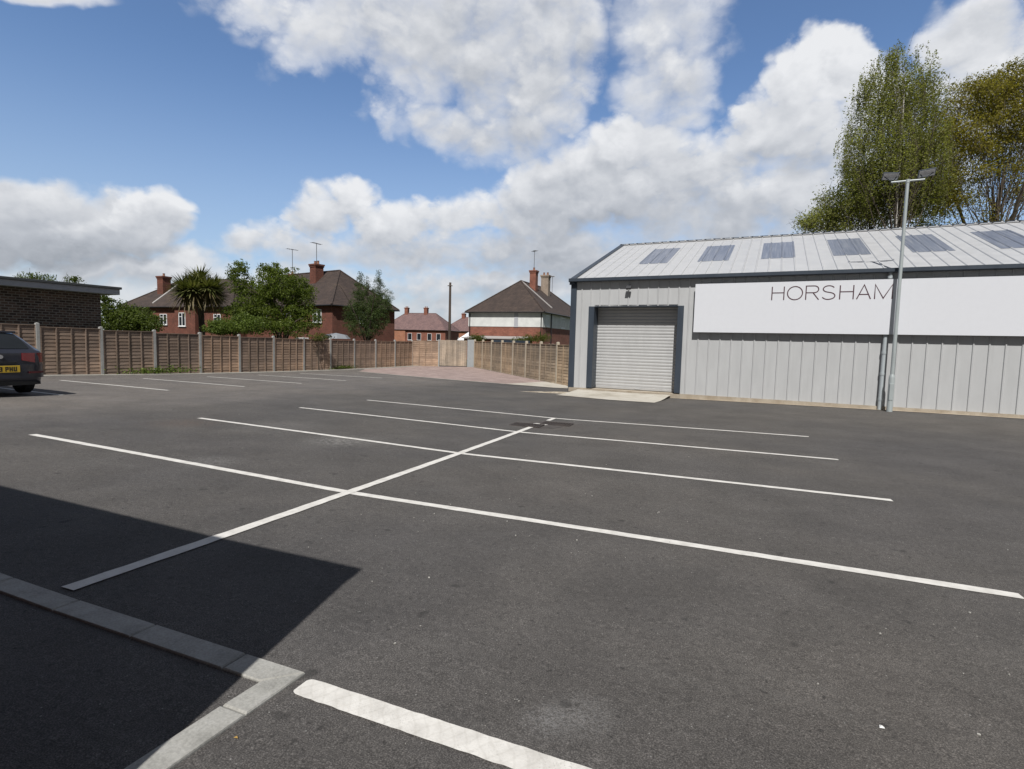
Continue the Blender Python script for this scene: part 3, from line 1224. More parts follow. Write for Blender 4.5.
# downpipe, from the gutter behind the sign to the ground
mb = MB()
mb.tube([(2.16, -.12, 3.98), (2.16, -.12, 3.86), (2.16, -.075, 3.74), (2.16, -.075, 2.2), (2.155, -.085, 1.95), (2.15, -.09, -.20)], .058, 12)
for z in (1.55, .9, .12, 3.82):
    mb.tube([(2.153, -.088 if z < 3 else -.11, z - .04), (2.153, -.088 if z < 3 else -.11, z + .04)], .068, 12)
mb.build('downpipe', 'pipe', wh, smooth=True)
mb = MB()
mb.bbox((-5.80, -.05, 3.70), (-5.70, -.03, 3.80), .004)
mb.tube([(-5.75, -.05, 3.76), (-5.75, -.16, 3.74)], .014, 8)
T = Matrix.Translation((-5.75, -.19, 3.70)) @ Matrix.Rotation(R(-35), 4, 'X')
mb.bbox((-.10, -.03, -.07), (.10, .03, .07), .01, 0, T)
mb.tube([(-5.82, -.10, 3.70), (-5.83, -.12, 3.62)], .03, 8)
mb.build('security_light', 'dark', wh)

# concrete ramp slab in front of the roller door
mb = MB()


def slab_h(q):
    n = (np.array(q) - WO) @ WN
    return .016 + .10 * np.clip((n + 1.3) / 1.25, 0, 1)


patch(mb, [tuple(wpt(-7.75, -2.05)), tuple(wpt(-4.25, -2.25)), tuple(wpt(-4.1, -.06)), tuple(wpt(-7.6, -.06))], .02, .5, slab_h)
tag(mb.build('door_slab', 'slab', fix=False), kind='structure')
mb = MB()
patch(mb, [tuple(wpt(-3.75, -.20)), tuple(wpt(BR, -.20)), tuple(wpt(BR, -.05)), tuple(wpt(-3.75, -.05))], .012, .5)
tag(mb.build('wall_foot_strip', 'plinth', fix=False), kind='structure')

# ------------------------------------------------------------------ sign board
sg = thing('sign_board', tuple(wpt(-3.42, -.20)) + (2.10,), WANG, 'long white sign board reading HORSHAM across the warehouse wall', 'sign')
mb = MB()
SW, SHT = 15.2, 1.655
xs = [0.0, 3.05, 6.10, 9.15, 12.2, SW]
for a, b in zip(xs, xs[1:]):
    mb.box((a + .0003, 0, 0), (b - .0003, .03, SHT))
mb.build('board', 'sign', sg)
mb = MB()
for z in (.15, .8, 1.45):
    mb.box((.02, .031, z), (SW - .02, .165, z + .05))
mb.build('mounting_rail', 'galv', sg)
H, G = .435, .0155           # letter height, stroke half width
Z0 = 1.068


def stroke(mb, pts, closed=False):
    "a flat bar of even width along a polyline, standing 3 mm proud"
    pts = [np.array(q, float) for q in pts]
    n = len(pts)
    ls, rs = [], []
    for i, p in enumerate(pts):
        a = pts[i - 1] if (i > 0 or closed) else None
        b = pts[(i + 1) % n] if (i < n - 1 or closed) else None
        d1 = (p - a) / np.linalg.norm(p - a) if a is not None else None
        d2 = (b - p) / np.linalg.norm(b - p) if b is not None else None
        d = d1 if d2 is None else d2 if d1 is None else d1 + d2
        d = d / np.linalg.norm(d)
        nn = np.array([-d[1], d[0]])
        k = 1.0
        if d1 is not None and d2 is not None:
            k = min(2.0, 1 / max(.35, abs(nn @ np.array([-d1[1], d1[0]]))))
        ls.append(p + nn * G * k)
        rs.append(p - nn * G * k)
    vs, fs = [], []
    for l, r in zip(ls, rs):
        vs += [(l[0], -.004, l[1]), (r[0], -.004, r[1]), (l[0], .0, l[1]), (r[0], .0, r[1])]
    m = n if closed else n - 1
    for i in range(m):
        a, b = i * 4, ((i + 1) % n) * 4
        fs += [(a, b, b + 1, a + 1), (a, a + 2, b + 2, b), (a + 1, b + 1, b + 3, a + 3)]
    if not closed:
        fs += [(0, 1, 3, 2), (4 * n - 4, 4 * n - 2, 4 * n - 1, 4 * n - 3)]
    mb.add(vs, fs)


def arc(cx, cz, rx, rz, a0, a1, n=14):
    return [(cx + rx * math.cos(R(a0 + (a1 - a0) * i / n)), cz + rz * math.sin(R(a0 + (a1 - a0) * i / n))) for i in range(n + 1)]


def letter(ch, x, w):
    mb = MB()
    if ch == 'H':
        stroke(mb, [(x, Z0), (x, Z0 + H)])
        stroke(mb, [(x + w, Z0), (x + w, Z0 + H)])
        stroke(mb, [(x + .012, Z0 + H * .54), (x + w - .012, Z0 + H * .54)])
    elif ch == 'O':
        stroke(mb, arc(x + w / 2, Z0 + H / 2, w / 2, H / 2 - G * .5, 0, 352.8, 49), True)
    elif ch == 'R':
        stroke(mb, [(x, Z0), (x, Z0 + H)] + [(x + w * .55, Z0 + H)] + arc(x + w * .62, Z0 + H * .755, w * .34, H * .245, 80, -80) + [(x + w * .5, Z0 + H * .51), (x + .012, Z0 + H * .51)])
        stroke(mb, [(x + w * .55, Z0 + H * .50), (x + w, Z0)])
    elif ch == 'S':
        stroke(mb, arc(x + w * .5, Z0 + H * .755, w * .42, H * .235, 25, 180, 12)[:-1] + arc(x + w * .5, Z0 + H * .755, w * .42, H * .22, 180, 250, 6)
               + arc(x + w * .5, Z0 + H * .265, w * .47, H * .245, 70, -90, 12)[:-1] + arc(x + w * .5, Z0 + H * .265, w * .48, H * .255, -90, -160, 6))
    elif ch == 'A':
        stroke(mb, [(x, Z0), (x + w / 2, Z0 + H), (x + w, Z0)])
        stroke(mb, [(x + w * .19, Z0 + H * .33), (x + w * .81, Z0 + H * .33)])
    elif ch == 'M':
        stroke(mb, [(x, Z0), (x, Z0 + H), (x + w / 2, Z0 + .02), (x + w, Z0 + H), (x + w, Z0)])
    mb.build('letter', 'letter', sg, fix=True)


# letter places measured along the wall
for ch, px0, px1 in (('H', 772, 784), ('O', 787.5, 802.5), ('R', 806, 819), ('S', 822, 835.5), ('H', 840, 853.5), ('A', 857, 871), ('M', 875, 892.5)):
    sp = []
    for px in (px0, px1):
        d = ray(px, 294 - (px - 772) * .025)
        nn = np.array([WN[0], WN[1], 0])
        o = np.array([*wpt(0, -.20), 0])
        X = CAM + d * ((o - CAM) @ nn) / (d @ nn)
        sp.append(float((X[:2] - WO) @ WD) + 3.42)
    letter(ch, sp[0], sp[1] - sp[0])

# ------------------------------------------------------------------ lamp post in front of the wall
lp = wpt(2.345, -.42)
lz = float(gz(*lp))
lamp = thing('lamp_post', (lp[0], lp[1], lz), WANG, 'slim galvanised lamp post with two floodlights, standing against the warehouse', 'lamp post')
mb = MB()
mb.tube([(0, 0, 0), (0, 0, 1.02), (0, 0, 1.06), (0, 0, 1.12)], [.080, .080, .074, .056], 16)
mb.build('pole_base', 'galv', lamp, smooth=True)
mb = MB()
mb.bbox((-.05, -.088, .35), (.05, -.06, .85), .006)
mb.build('access_door', 'galv', lamp)
mb = MB()
mb.tube([(0, 0, 1.08), (0, 0, 4.0), (0, 0, 6.78)], [.054, .048, .042], 14)
mb.build('pole', 'galv', lamp, smooth=True)
mb = MB()
mb.tube([(-.40, 0, 6.76), (.40, 0, 6.76)], .026, 10)
mb.tube([(0, 0, 6.70), (0, 0, 6.80)], .05, 12)
mb.build('cross_arm', 'galv', lamp, smooth=True)
for sx in (-1, 1):
    T = Matrix.Translation((sx * .43, -.03, 6.93)) @ Matrix.Rotation(R(-sx * 6), 4, 'Y') @ Matrix.Rotation(R(-38), 4, 'X')
    mb = MB()
    mb.bbox((-.205, -.125, -.018), (.205, .125, .02), .008, 0, T)
    for q in range(7):
        xx = -.18 + q * .057
        mb.box((xx, -.10, .0195), (xx + .012, .10, .04), 0, T)
    fl = mb.build('floodlight', 'trim', lamp)
    mb = MB()
    mb.bbox((-.185, -.105, -.024), (.185, .105, -.0185), .002, 0, T)
    mb.build('lens', 'lampglass', fl)
    mb = MB()
    for q in (-.2, .2):
        mb.tube([(sx * .38, 0, 6.77), T @ Vector((q * .8, 0, -.02))], .012, 6)
    mb.build('bracket', 'trim', fl)

# ------------------------------------------------------------------ drain in the middle of the bays
dc = np.array([-.05, 6.42])
mb = MB()
for (cx, cy, rx, ry) in ((-.02, 6.42, .44, .46),):
    ring = []
    n = 26
    for k in range(n):
        an = 2 * PI * k / n
        r_ = random.uniform(.86, 1.12)
        ring.append((cx + rx * r_ * math.copysign(abs(math.cos(an)) ** .7, math.cos(an)), cy + ry * r_ * math.copysign(abs(math.sin(an)) ** .7, math.sin(an))))
    vs = [g3(cx, cy, .0045)] + [g3(*p, .0045) for p in ring]
    mb.add(vs, [(0, 1 + k, 1 + (k + 1) % n) for k in range(n)])
tag(mb.build('tarmac_patch', 'tar', fix=False), kind='structure')
for (cx, cy, rz_, lab) in ((-.30, 6.12, .03, 'rusty dark drain grating nearer the camera on the white centre line'), (.18, 6.70, .03, 'rusty dark drain grating where the far bay line begins')):
    z = float(gz(cx, cy))
    d = thing('drain_grating', (cx, cy, z + .003), rz_, lab, 'drain grating', 'drain gratings in the middle of the bays')
    mb = MB()
    w, h = .33, .21
    for a, b in (((-w, -h), (w, -h + .05)), ((-w, h - .05), (w, h)), ((-w, -h + .05), (-w + .05, h - .05)), ((w - .05, -h + .05), (w, h - .05))):
        mb.bbox((a[0], a[1], -.05), (b[0], b[1], .016), .003)
    mb.build('frame', 'iron', d)
    mb = MB()
    for k in range(9):
        x0 = -w + .06 + k * .061
        mb.bbox((x0, -h + .05, -.04), (x0 + .035, h - .05, .013), .003)
    mb.box((-w + .05, -.015, -.035), (w - .05, .015, .011))
    mb.build('bars', 'iron', d)
mb = MB()
line_mb(mb, (-.13, 6.35), (-.09, 6.52), .30, .0085, False, .02)
tag(mb.build('drain_paint_marking', 'paint', fix=False), kind='structure')

# ------------------------------------------------------------------ fences
def lap_panel(name, w, h, mat, parent, loc, rz, battens=3, seed=0, both=True):
    rnd = random.Random(seed)
    mb = MB()
    z = 0.0
    nb = int(round(h / .135))
    bh = h / nb
    for k in range(nb):
        z0 = k * bh
        o0, o1 = rnd.uniform(-.004, .004), rnd.uniform(-.004, .004)
        vs = []
        for X, o in ((0.0, o0), (w, o1)):
            vs += [(X, -.006 + o * .3, z0 + o), (X, -.022, z0 + o), (X, -.006, z0 + bh + .018 + o), (X, .004, z0 + bh + .018 + o)]
        mb.add(vs, [(0, 1, 2, 3), (4, 7, 6, 5), (0, 4, 5, 1), (1, 5, 6, 2), (2, 6, 7, 3), (3, 7, 4, 0)])
    for k in range(battens + 2):
        X = .02 + (w - .04) * k / (battens + 1)
        mb.box((X - .019, -.046, .01), (X + .019, -.023, h - .005))
        mb.box((X - .019, .006, .01), (X + .019, .028, h - .005))
    mb.box((0, -.05, h + .002), (w, .03, h + .026))
    o = mb.build(name, mat, parent)
    o.location = loc
    o.rotation_euler = (rnd.uniform(-.008, .008), rnd.uniform(-.006, .006), rz)
    return o


def post_mesh(h, w=.10):
    mb = MB()
    mb.bbox((-w / 2, -w / 2, -.25), (w / 2, w / 2, h - .02), .008)
    vs = [(-w / 2 + .004, -w / 2 + .004, h - .022), (w / 2 - .004, -w / 2 + .004, h - .022), (w / 2 - .004, w / 2 - .004, h - .022), (-w / 2 + .004, w / 2 - .004, h - .022), (0, 0, h)]
    mb.add(vs, [(0, 1, 4), (1, 2, 4), (2, 3, 4), (3, 0, 4)])
    return mb


def fence_run(name, label, pts, mat, hp, hpost, post_mat, battens=3, pw=.10, skip_first=False, skip_last=False, seed=1):
    org = pts[0]
    f = thing(name, g3(*org), 0, label, 'fence')
    z_o = float(gz(*org))
    for i, p in enumerate(pts):
        if (i == 0 and skip_first) or (i == len(pts) - 1 and skip_last):
            continue
        o = post_mesh(hpost, pw).build('post', post_mat, f)
        o.location = (p[0] - org[0], p[1] - org[1], float(gz(*p)) - z_o)
        q = pts[min(i + 1, len(pts) - 1)] - pts[max(i - 1, 0)]
        o.rotation_euler = (0, 0, math.atan2(q[1], q[0]) + random.uniform(-.03, .03))
    for i in range(len(pts) - 1):
        a, b = pts[i], pts[i + 1]
        L = np.linalg.norm(b - a)
        rz = math.atan2(b[1] - a[1], b[0] - a[0])
        d = (b - a) / L
        s = a + d * (pw / 2 - .01)
        zb = float(gz(*((a + b) / 2))) + .0 - z_o + random.uniform(-.012, .012)
        lap_panel('panel', L - pw + .02, hp, mat, f, (s[0] - org[0], s[1] - org[1], zb), rz, battens, seed * 100 + i)
    return f


fence_run('fence', 'long dark brown lap panel fence with concrete posts along the left of the tarmac',
          [fpost(j) for j in range(-5, 12)], 'fence', 1.70, 1.83, 'post', 3, .11, seed=1)
fence_run('fence', 'short weathered fence across the far corner, ending at a grey gatepost', [P_TURN, P_B1], 'fence', 1.78, 1.9, 'post', 3, .09, True, False, 2)
gate = thing('fence_gate', g3(*P_B1), math.atan2(*(P_B2 - P_B1)[::-1]), 'pale grey vertical board gate beside a flat grey gatepost in the far corner', 'gate')
mb = MB()
gl = float(np.linalg.norm(P_B2 - P_B1))
nb = 13
for k in range(nb):
    a = .06 + k * (gl - .62) / nb
    mb.bbox((a + .003, -.012, .06), (a + (gl - .62) / nb - .003, .012, 1.86 + random.uniform(-.01, .01)), .003)
mb.box((.05, .013, .3), (gl - .56, .05, .4))
mb.box((.05, .013, 1.5), (gl - .56, .05, 1.6))
mb.build('boards', 'fence_grey', gate)
mb = MB()
mb.bbox((gl - .52, -.03, -.1), (gl - .03, .03, 1.92), .006)
mb.build('gatepost', 'greypanel', gate)
nR = 8
ptsR = [P_B2 + (P_R1 - P_B2) * k / nR for k in range(nR + 1)]
fence_run('fence', 'pale tan lap panel fence running from the far corner to the warehouse', ptsR, 'fence_pale', 1.78, 1.93, 'post_pale', 2, .13, seed=3)

# ------------------------------------------------------------------ flat-roofed brick building behind the left fence
bo = np.array([-21.28, 10.30])            # its far right corner
bb = thing('brick_building', (bo[0], bo[1], -.25), FAN - PI / 2, 'dark brown brick building with a flat roof and pale fascia, behind the left fence', 'building')
# local x = away from the car park (negative = behind), local y = along the fence
mb = MB()
mb.box((-7, -16, 0), (0, 0, 3.46))
mb.build('wall', 'brick_dark', bb)
mb = MB()
mb.bbox((-7.5, -16.5, 3.461), (.55, .48, 3.69), .006)
mb.build('fascia', 'fascia', bb)
mb = MB()
mb.bbox((-7.56, -16.56, 3.691), (.61, .54, 3.79), .01)
mb.build('roof', 'felt', bb)

# the low building beside the photographer: its corner throws the shadow on the tarmac
sb = thing('low_building', (1.925, -3.955, -.05), 0, 'low flat-roofed brick building beside the kerb whose corner shadow falls on the tarmac', 'building')
mb = MB()
mb.box((-15, -9, 0), (0, 0, 3.12))
mb.build('wall', 'brick_red', sb)
mb = MB()
mb.bbox((-15.0, -9.0, 3.121), (.012, .012, 3.30), .006)
mb.build('fascia', 'fascia', sb)
for wx in (-4.2, -8.4, -12.6):
    mb = MB()
    mb.bbox((wx, .001, .95), (wx + 1.8, .05, 1.0), .005)
    for a, b in (((wx, 1.0), (wx + .06, 2.2)), ((wx + 1.74, 1.0), (wx + 1.8, 2.2)), ((wx + .06, 1.0), (wx + 1.74, 1.06)), ((wx + .06, 2.14), (wx + 1.74, 2.2)), ((wx + .87, 1.06), (wx + .93, 2.14))):
        mb.box((a[0], .001, a[1]), (b[0], .04, b[1]))
    wf = mb.build('window', 'white', sb)
    mb = MB()
    mb.box((wx + .06, .003, 1.06), (wx + 1.74, .012, 2.14))
    mb.build('pane', 'glass', wf)


# ------------------------------------------------------------------ houses
def hip_roof(mb, la, lb, ze, zr, oh=.32, th=.10):
    "hipped roof over a la x lb plan; the ridge runs along the longer side"
    x0, y0, x1, y1 = -oh, -oh, la + oh, lb + oh
    if lb >= la:
        r = la / 2 + oh
        A, B = (la / 2, y0 + r, zr), (la / 2, y1 - r, zr)
    else:
        r = lb / 2 + oh
        A, B = (x0 + r, lb / 2, zr), (x1 - r, lb / 2, zr)
    vs = [(x0, y0, ze), (x1, y0, ze), (x1, y1, ze), (x0, y1, ze), A, B,
          (x0, y0, ze - th), (x1, y0, ze - th), (x1, y1, ze - th), (x0, y1, ze - th)]
    if lb >= la:
        fs = [(0, 1, 4), (1, 2, 5, 4), (2, 3, 5), (3, 0, 4, 5)]
    else:
        fs = [(3, 0, 4), (0, 1, 5, 4), (1, 2, 5), (2, 3, 4, 5)]
    fs += [(0, 6, 7, 1), (1, 7, 8, 2), (2, 8, 9, 3), (3, 9, 6, 0), (6, 9, 8, 7)]
    mb.add(vs, fs)
    return A, B, vs[:4]


def hip_caps(mb, A, B, cs, la, lb):
    pr = [(A, B)]
    if lb >= la:
        pr += [(cs[0], A), (cs[1], A), (cs[2], B), (cs[3], B)]
    else:
        pr += [(cs[0], A), (cs[3], A), (cs[1], B), (cs[2], B)]
    for p, q in pr:
        mb.tube([Vector(p) + Vector((0, 0, .01)), Vector(q) + Vector((0, 0, .01))], .085, 6)


def house_window(h, face, p, z0, w, ht, mull=1, name='window'):
    "face 'A': the y=0 wall, p along x; face 'B': the x=0 wall, p along y"
    def T(a, d, z):
        return (a, -d, z) if face == 'A' else (-d, a, z)

    def bar(mb, a0, a1, zz0, zz1, d0, d1):
        p0, p1 = T(a0, d0, zz0), T(a1, d1, zz1)
        mb.box([min(s, t) for s, t in zip(p0, p1)], [max(s, t) for s, t in zip(p0, p1)])
    mb = MB()
    f = .07
    bar(mb, p, p + f, z0, z0 + ht, .003, .07)
    bar(mb, p + w - f, p + w, z0, z0 + ht, .003, .07)
    bar(mb, p + f, p + w - f, z0, z0 + f, .003, .07)
    bar(mb, p + f, p + w - f, z0 + ht - f, z0 + ht, .003, .07)
    for k in range(mull):
        a = p + w * (k + 1) / (mull + 1)
        bar(mb, a - .04, a + .04, z0 + f, z0 + ht - f, .003, .065)
    if mull:
        bar(mb, p + w / (mull + 1) + .04, p + w - f, z0 + ht * .68, z0 + ht * .68 + .06, .003, .06)
    bar(mb, p - .06, p + w + .06, z0 - .07, z0 - .002, .003, .12)
    wo = mb.build(name, 'white', h)
    mb = MB()
    bar(mb, p + f, p + w - f, z0 + f, z0 + ht - f, .005, .025)
    mb.build('pane', 'glass', wo)
    return wo


def chimney(h, x, y, z0, z1, w, d, mat, pots=2, along='y'):
    mb = MB()
    mb.box((x - w / 2, y - d / 2, z0), (x + w / 2, y + d / 2, z1 - .30))
    mb.box((x - w / 2 - .05, y - d / 2 - .05, z1 - .299), (x + w / 2 + .05, y + d / 2 + .05, z1 - .15))
    mb.box((x - w / 2 - .10, y - d / 2 - .10, z1 - .149), (x + w / 2 + .10, y + d / 2 + .10, z1))
    c = mb.build('chimney', mat, h)
    for k in range(pots):
        t = (k + .5) / pots - .5
        px, py = (x, y + t * d) if along == 'y' else (x + t * w, y)
        mb = MB()
        mb.tube([(px, py, z1 + .001), (px, py, z1 + .06), (px, py, z1 + .28), (px, py, z1 + .34)], [.15, .13, .11, .135], 10)
        mb.build('chimney_pot', 'pot', c, smooth=True)
    return c


def aerial(h, x, y, z0, z1, ang=0.3, n=7, L=1.2):
    mb = MB()
    mb.tube([(x, y, z0), (x, y, z1)], .03, 6)
    dx, dy = math.cos(ang), math.sin(ang)
    mb.tube([(x - dx * L * .5, y - dy * L * .5, z1 - .05), (x + dx * L * .5, y + dy * L * .5, z1 - .05)], .022, 6)
    for k in range(n):
        t = (k / (n - 1) - .5) * L
        q = .28 - .012 * k
        cx, cy = x + dx * t, y + dy * t
        mb.tube([(cx - dy * q, cy + dx * q, z1 - .05), (cx + dy * q, cy - dx * q, z1 - .05)], .014, 5)
    mb.build('aerial', 'metal', h)


def house(label, K, ang, la, lb, zb, ze, zr, wallmat, tilemat, oh=.32):
    kx = K[0] + oh * (math.cos(ang) - math.sin(ang))
    ky = K[1] + oh * (math.sin(ang) + math.cos(ang))
    h = thing('house', (kx, ky, zb), ang, label, 'house')
    ze, zr = ze - zb, zr - zb
    mb = MB()
    mb.box((0, 0, 0), (la, lb, ze - .02))
    mb.build('wall', wallmat, h)
    mb = MB()
    A, B, cs = hip_roof(mb, la, lb, ze, zr, oh)
    ro = mb.build('roof', tilemat, h)
    mb = MB()
    hip_caps(mb, A, B, cs, la, lb)
    mb.build('ridge_tiles', tilemat, ro)
    mb = MB()
    for p, q in zip(cs, cs[1:] + cs[:1]):
        d = (Vector(q) - Vector(p)).normalized()
        n = Vector((d.y, -d.x, 0))
        o = n * .07 + Vector((0, 0, -.06))
        mb.tube([Vector(p) + o, Vector(q) + o], .06, 6)
    mb.build('gutter', 'gutter', h)
    return h, A, B


# house with the palm in front
K = at(232, 306.2, 53)
h, A, B = house('red brick house with a brown tiled hipped roof, behind the palm tree', K, R(90), 8.0, 17.0, -.6, K[2], 7.85, 'brick_deep', 'tile')
house_window(h, 'B', 9.6, 3.25, 1.1, 1.15)
house_window(h, 'B', 13.0, 3.25, 1.2, 1.15)
house_window(h, 'B', 1.6, 3.25, 1.0, 1.15)
mb = MB()
mb.box((-.75, 4.4, 0), (-.001, 7.4, K[2] + .55))
bay = mb.build('bay', 'brick_deep', h)
mb = MB()
mb.add([(-1.0, 4.2, K[2] + .57), (-1.0, 7.6, K[2] + .57), (.6, 7.6, K[2] + 1.22), (.6, 4.2, K[2] + 1.22),
        (-1.0, 4.2, K[2] + .47), (-1.0, 7.6, K[2] + .47), (.6, 7.6, K[2] + 1.1), (.6, 4.2, K[2] + 1.1)],
       [(0, 1, 2, 3), (4, 5, 6, 7), (0, 1, 5, 4), (1, 2, 6, 5), (2, 3, 7, 6), (3, 0, 4, 7)])
mb.build('bay_roof', 'tile', bay)
w_ = house_window(h, 'B', 5.75, 3.1, 1.0, 1.4)
w_.location.x = -.75
chimney(h, 2.2, 13.1, 4.6, 8.75, .95, .95, 'brick_deep', 1)
mb = MB()
mb.add([(.2, 12.0, K[2] + 1.07), (.2, 12.25, K[2] + 1.07), (3.6, 12.25, K[2] + 3.75), (3.6, 12.0, K[2] + 3.75), (.2, 12.0, K[2] + .8), (.2, 12.25, K[2] + .8), (3.6, 12.25, K[2] + 3.4), (3.6, 12.0, K[2] + 3.4)],
       [(0, 1, 2, 3), (4, 5, 6, 7), (0, 1, 5, 4), (1, 2, 6, 5), (2, 3, 7, 6), (3, 0, 4, 7)])
mb.build('flashing', 'lead', h)
aerial(h, 3.0, 14.8, 6.0, 7.5)

# house with the tall red chimney
K = at(331.5, 304.3, 46.8)
h, A, B = house('red brick house with a tall red chimney and brown hipped roof, behind the bushes', K, R(77.6), 7.5, 17.0, -.6, K[2], 8.3, 'brick_deep', 'tile')
for y in (1.5, 6.2, 10.2):
    house_window(h, 'B', y, 3.62, 1.25, 1.2)
house_window(h, 'B', 3.4, .9, 2.0, 1.3, 2)
house_window(h, 'A', 3.0, 3.7, .8, 1.1)
chimney(h, 2.75, 6.05, 6.2, 9.5, .92, .92, 'brick_deep', 2)
aerial(h, 2.75, 6.05, 9.45, 11.6, .2)
chimney(h, 3.75, 11.6, 7.5, 8.9, .8, .8, 'brick_deep', 1)
aerial(h, 3.75, 11.6, 9.1, 11.6, -.1)

# white and brick house
K = at(544.5, 311.6, 55)
h, A, B = house('white and brick house with a dark hipped roof and two chimneys', K, R(88.5), 17.0, 8.7, -.6, K[2], 8.75, 'brick_red', 'tile')
ze = K[2] + .6
mb = MB()
mb.box((-.045, -.045, 3.93), (17.045, -.002, ze - .025))
mb.box((-.045, -.002, 3.93), (-.002, 8.745, ze - .025))
mb.build('upper_wall', 'render', h)
mb = MB()
mb.bbox((-.075, 2.75, 3.90), (-.047, 3.2, ze - .03), .003)
mb.build('narrow_window', 'fascia', h)
house_window(h, 'A', 1.0, 4.05, 1.1, 1.2)
house_window(h, 'A', 6.0, 4.05, 1.6, 1.2)
house_window(h, 'A', 11.0, 4.05, 1.6, 1.2)
house_window(h, 'A', 2.2, .9, 1.8, 1.3)
for (x, y) in ((-.09, 8.55), (2.6, -.11), (-.09, .10)):
    mb = MB()
    mb.tube([(x, y, 0), (x, y, ze - .1)], .055, 8)
    mb.build('drainpipe', 'gutter', h)
mb = MB()
mb.box((-2.4, 1.2, 0), (-.05, 8.0, 2.62))
mb.build('lean_to', 'brick_red', h)
mb = MB()
mb.add([(-2.6, 1.0, 2.66), (-2.6, 8.2, 2.66), (-.05, 8.2, 2.9), (-.05, 1.0, 2.9), (-2.6, 1.0, 2.56), (-2.6, 8.2, 2.56), (-.05, 8.2, 2.78), (-.05, 1.0, 2.78)],
       [(0, 1, 2, 3), (4, 5, 6, 7), (0, 1, 5, 4), (1, 2, 6, 5), (2, 3, 7, 6), (3, 0, 4, 7)])
mb.build('lean_to_roof', 'lead', h)
chimney(h, 6.0, 3.4, 7.6, 10.7, .75, .75, 'brick_red', 1)
chimney(h, 9.6, 3.2, 7.6, 10.6, .75, .95, 'buff', 2)
mb = MB()
sl = (8.75 - K[2]) / (8.7 / 2 + .32)
for (xa) in (4.3,):
    vs = []
    for (y, dz) in ((.5, .05), (4.2, .05)):
        zz = ze + (y + .32) * sl
        vs += [(xa, y, zz + .10), (xa + .28, y, zz + .10), (xa + .28, y, zz - .1), (xa, y, zz - .1)]
    mb.add(vs, [(0, 1, 5, 4), (1, 2, 6, 5), (2, 3, 7, 6), (3, 0, 4, 7), (0, 1, 2, 3), (4, 5, 6, 7)])
mb.build('flashing', 'lead', h)
aerial(h, 6.0, 3.4, 10.7, 13.0, .8, 6, .9)
aerial(h, 15.0, 4.2, 8.5, 11.2, .4, 6, .9)

# two far houses with mauve roofs
K = at(446, 330.3, 128)
h, A, B = house('distant brick house with a mauve tiled roof and two chimneys, left of the telegraph pole', K, R(96), 9.0, 17.5, -.6, K[2], 8.6, 'brick_red', 'tile_mauve')
for y in (1.2, 3.6, 6.4, 8.9):
    house_window(h, 'B', y, 2.35, 1.1, 1.7, 0)
mb = MB()
mb.box((-.25, 10.6, 0), (-.002, 13.6, K[2] + .35))
mb.build('orange_wall', 'brick_orange', h)
chimney(h, 4.5, 7.2, 8.6, 10.6, .9, .9, 'brick_red', 2)
chimney(h, 4.5, 12.6, 8.6, 10.6, .9, .9, 'brick_red', 2)
K = at(487, 331.5, 150)
h, A, B = house('distant house with a mauve tiled roof and orange brick walls, right of the telegraph pole', K, R(94), 9.5, 14.0, -.6, K[2], 8.9, 'brick_orange', 'tile_mauve')
house_window(h, 'B', 8.5, 2.3, 1.2, 1.3, 0)
house_window(h, 'B', 5.0, 2.3, 1.2, 1.3, 0)
chimney(h, 4.7, 5.0, 8.6, 10.6, 1.0, 1.0, 'brick_red', 2)
chimney(h, 4.7, 9.0, 8.6, 10.6, 1.0, 1.0, 'brick_red', 2)

# telegraph pole
q = at(449.4, 341, 60)
tp = thing('telegraph_pole', (q[0], q[1], -.5), .4, 'tall dark wooden telegraph pole standing between the two mauve roofed houses', 'pole')
ht = at(449.8, 283, 60)[2] + .5
mb = MB()
mb.tube([(0, 0, 0), (0, 0, ht * .5), (0, 0, ht)], [.17, .15, .125], 10)
mb.build('pole', 'timber', tp, smooth=True)
mb = MB()
mb.bbox((-.28, -.16, ht - .42), (.28, -.12, ht - .34), .005)
mb.tube([(0, -.1, ht - .6), (0, .32, ht - .28)], .03, 6)
mb.build('cross_bar', 'timber', tp)
for xx in (-.22, .22):
    mb = MB()
    mb.tube([(xx, -.14, ht - .34), (xx, -.14, ht - .26), (xx, -.14, ht - .20)], [.05, .055, .02], 8)
    mb.build('insulator', 'white', tp, smooth=True)

# shed roof, canopy and parasol that just show over the fences
q = at(511, 341.4, 39)
sd = thing('garden_shed', (q[0], q[1], -.45), R(-25), 'low dark flat-roofed garden shed peeping over the pale fence below the white house', 'shed')
mb = MB()
mb.box((-.9, -.8, 0), (.9, .8, q[2] + .30))
mb.build('wall', 'timber', sd)
mb = MB()
mb.bbox((-1.05, -.95, q[2] + .301), (1.05, .95, q[2] + .52), .02)
mb.build('roof', 'trim', sd)
q = at(472.5, 329.5, 70)
cp = thing('garden_canopy', (q[0], q[1], -.5), R(5), 'white pointed garden canopy beside the white and brick house', 'canopy')
ap = q[2] + .5
mb = MB()
r_ = 1.5
mb.add([(-r_, -r_, ap - 1.35), (r_, -r_, ap - 1.35), (r_, r_, ap - 1.35), (-r_, r_, ap - 1.35), (0, 0, ap),
        (-r_, -r_, ap - 1.55), (r_, -r_, ap - 1.55), (r_, r_, ap - 1.55), (-r_, r_, ap - 1.55)],
       [(0, 1, 4), (1, 2, 4), (2, 3, 4), (3, 0, 4), (0, 5, 6, 1), (1, 6, 7, 2), (2, 7, 8, 3), (3, 8, 5, 0)])
mb.build('canvas_top', 'whitecanvas', cp)
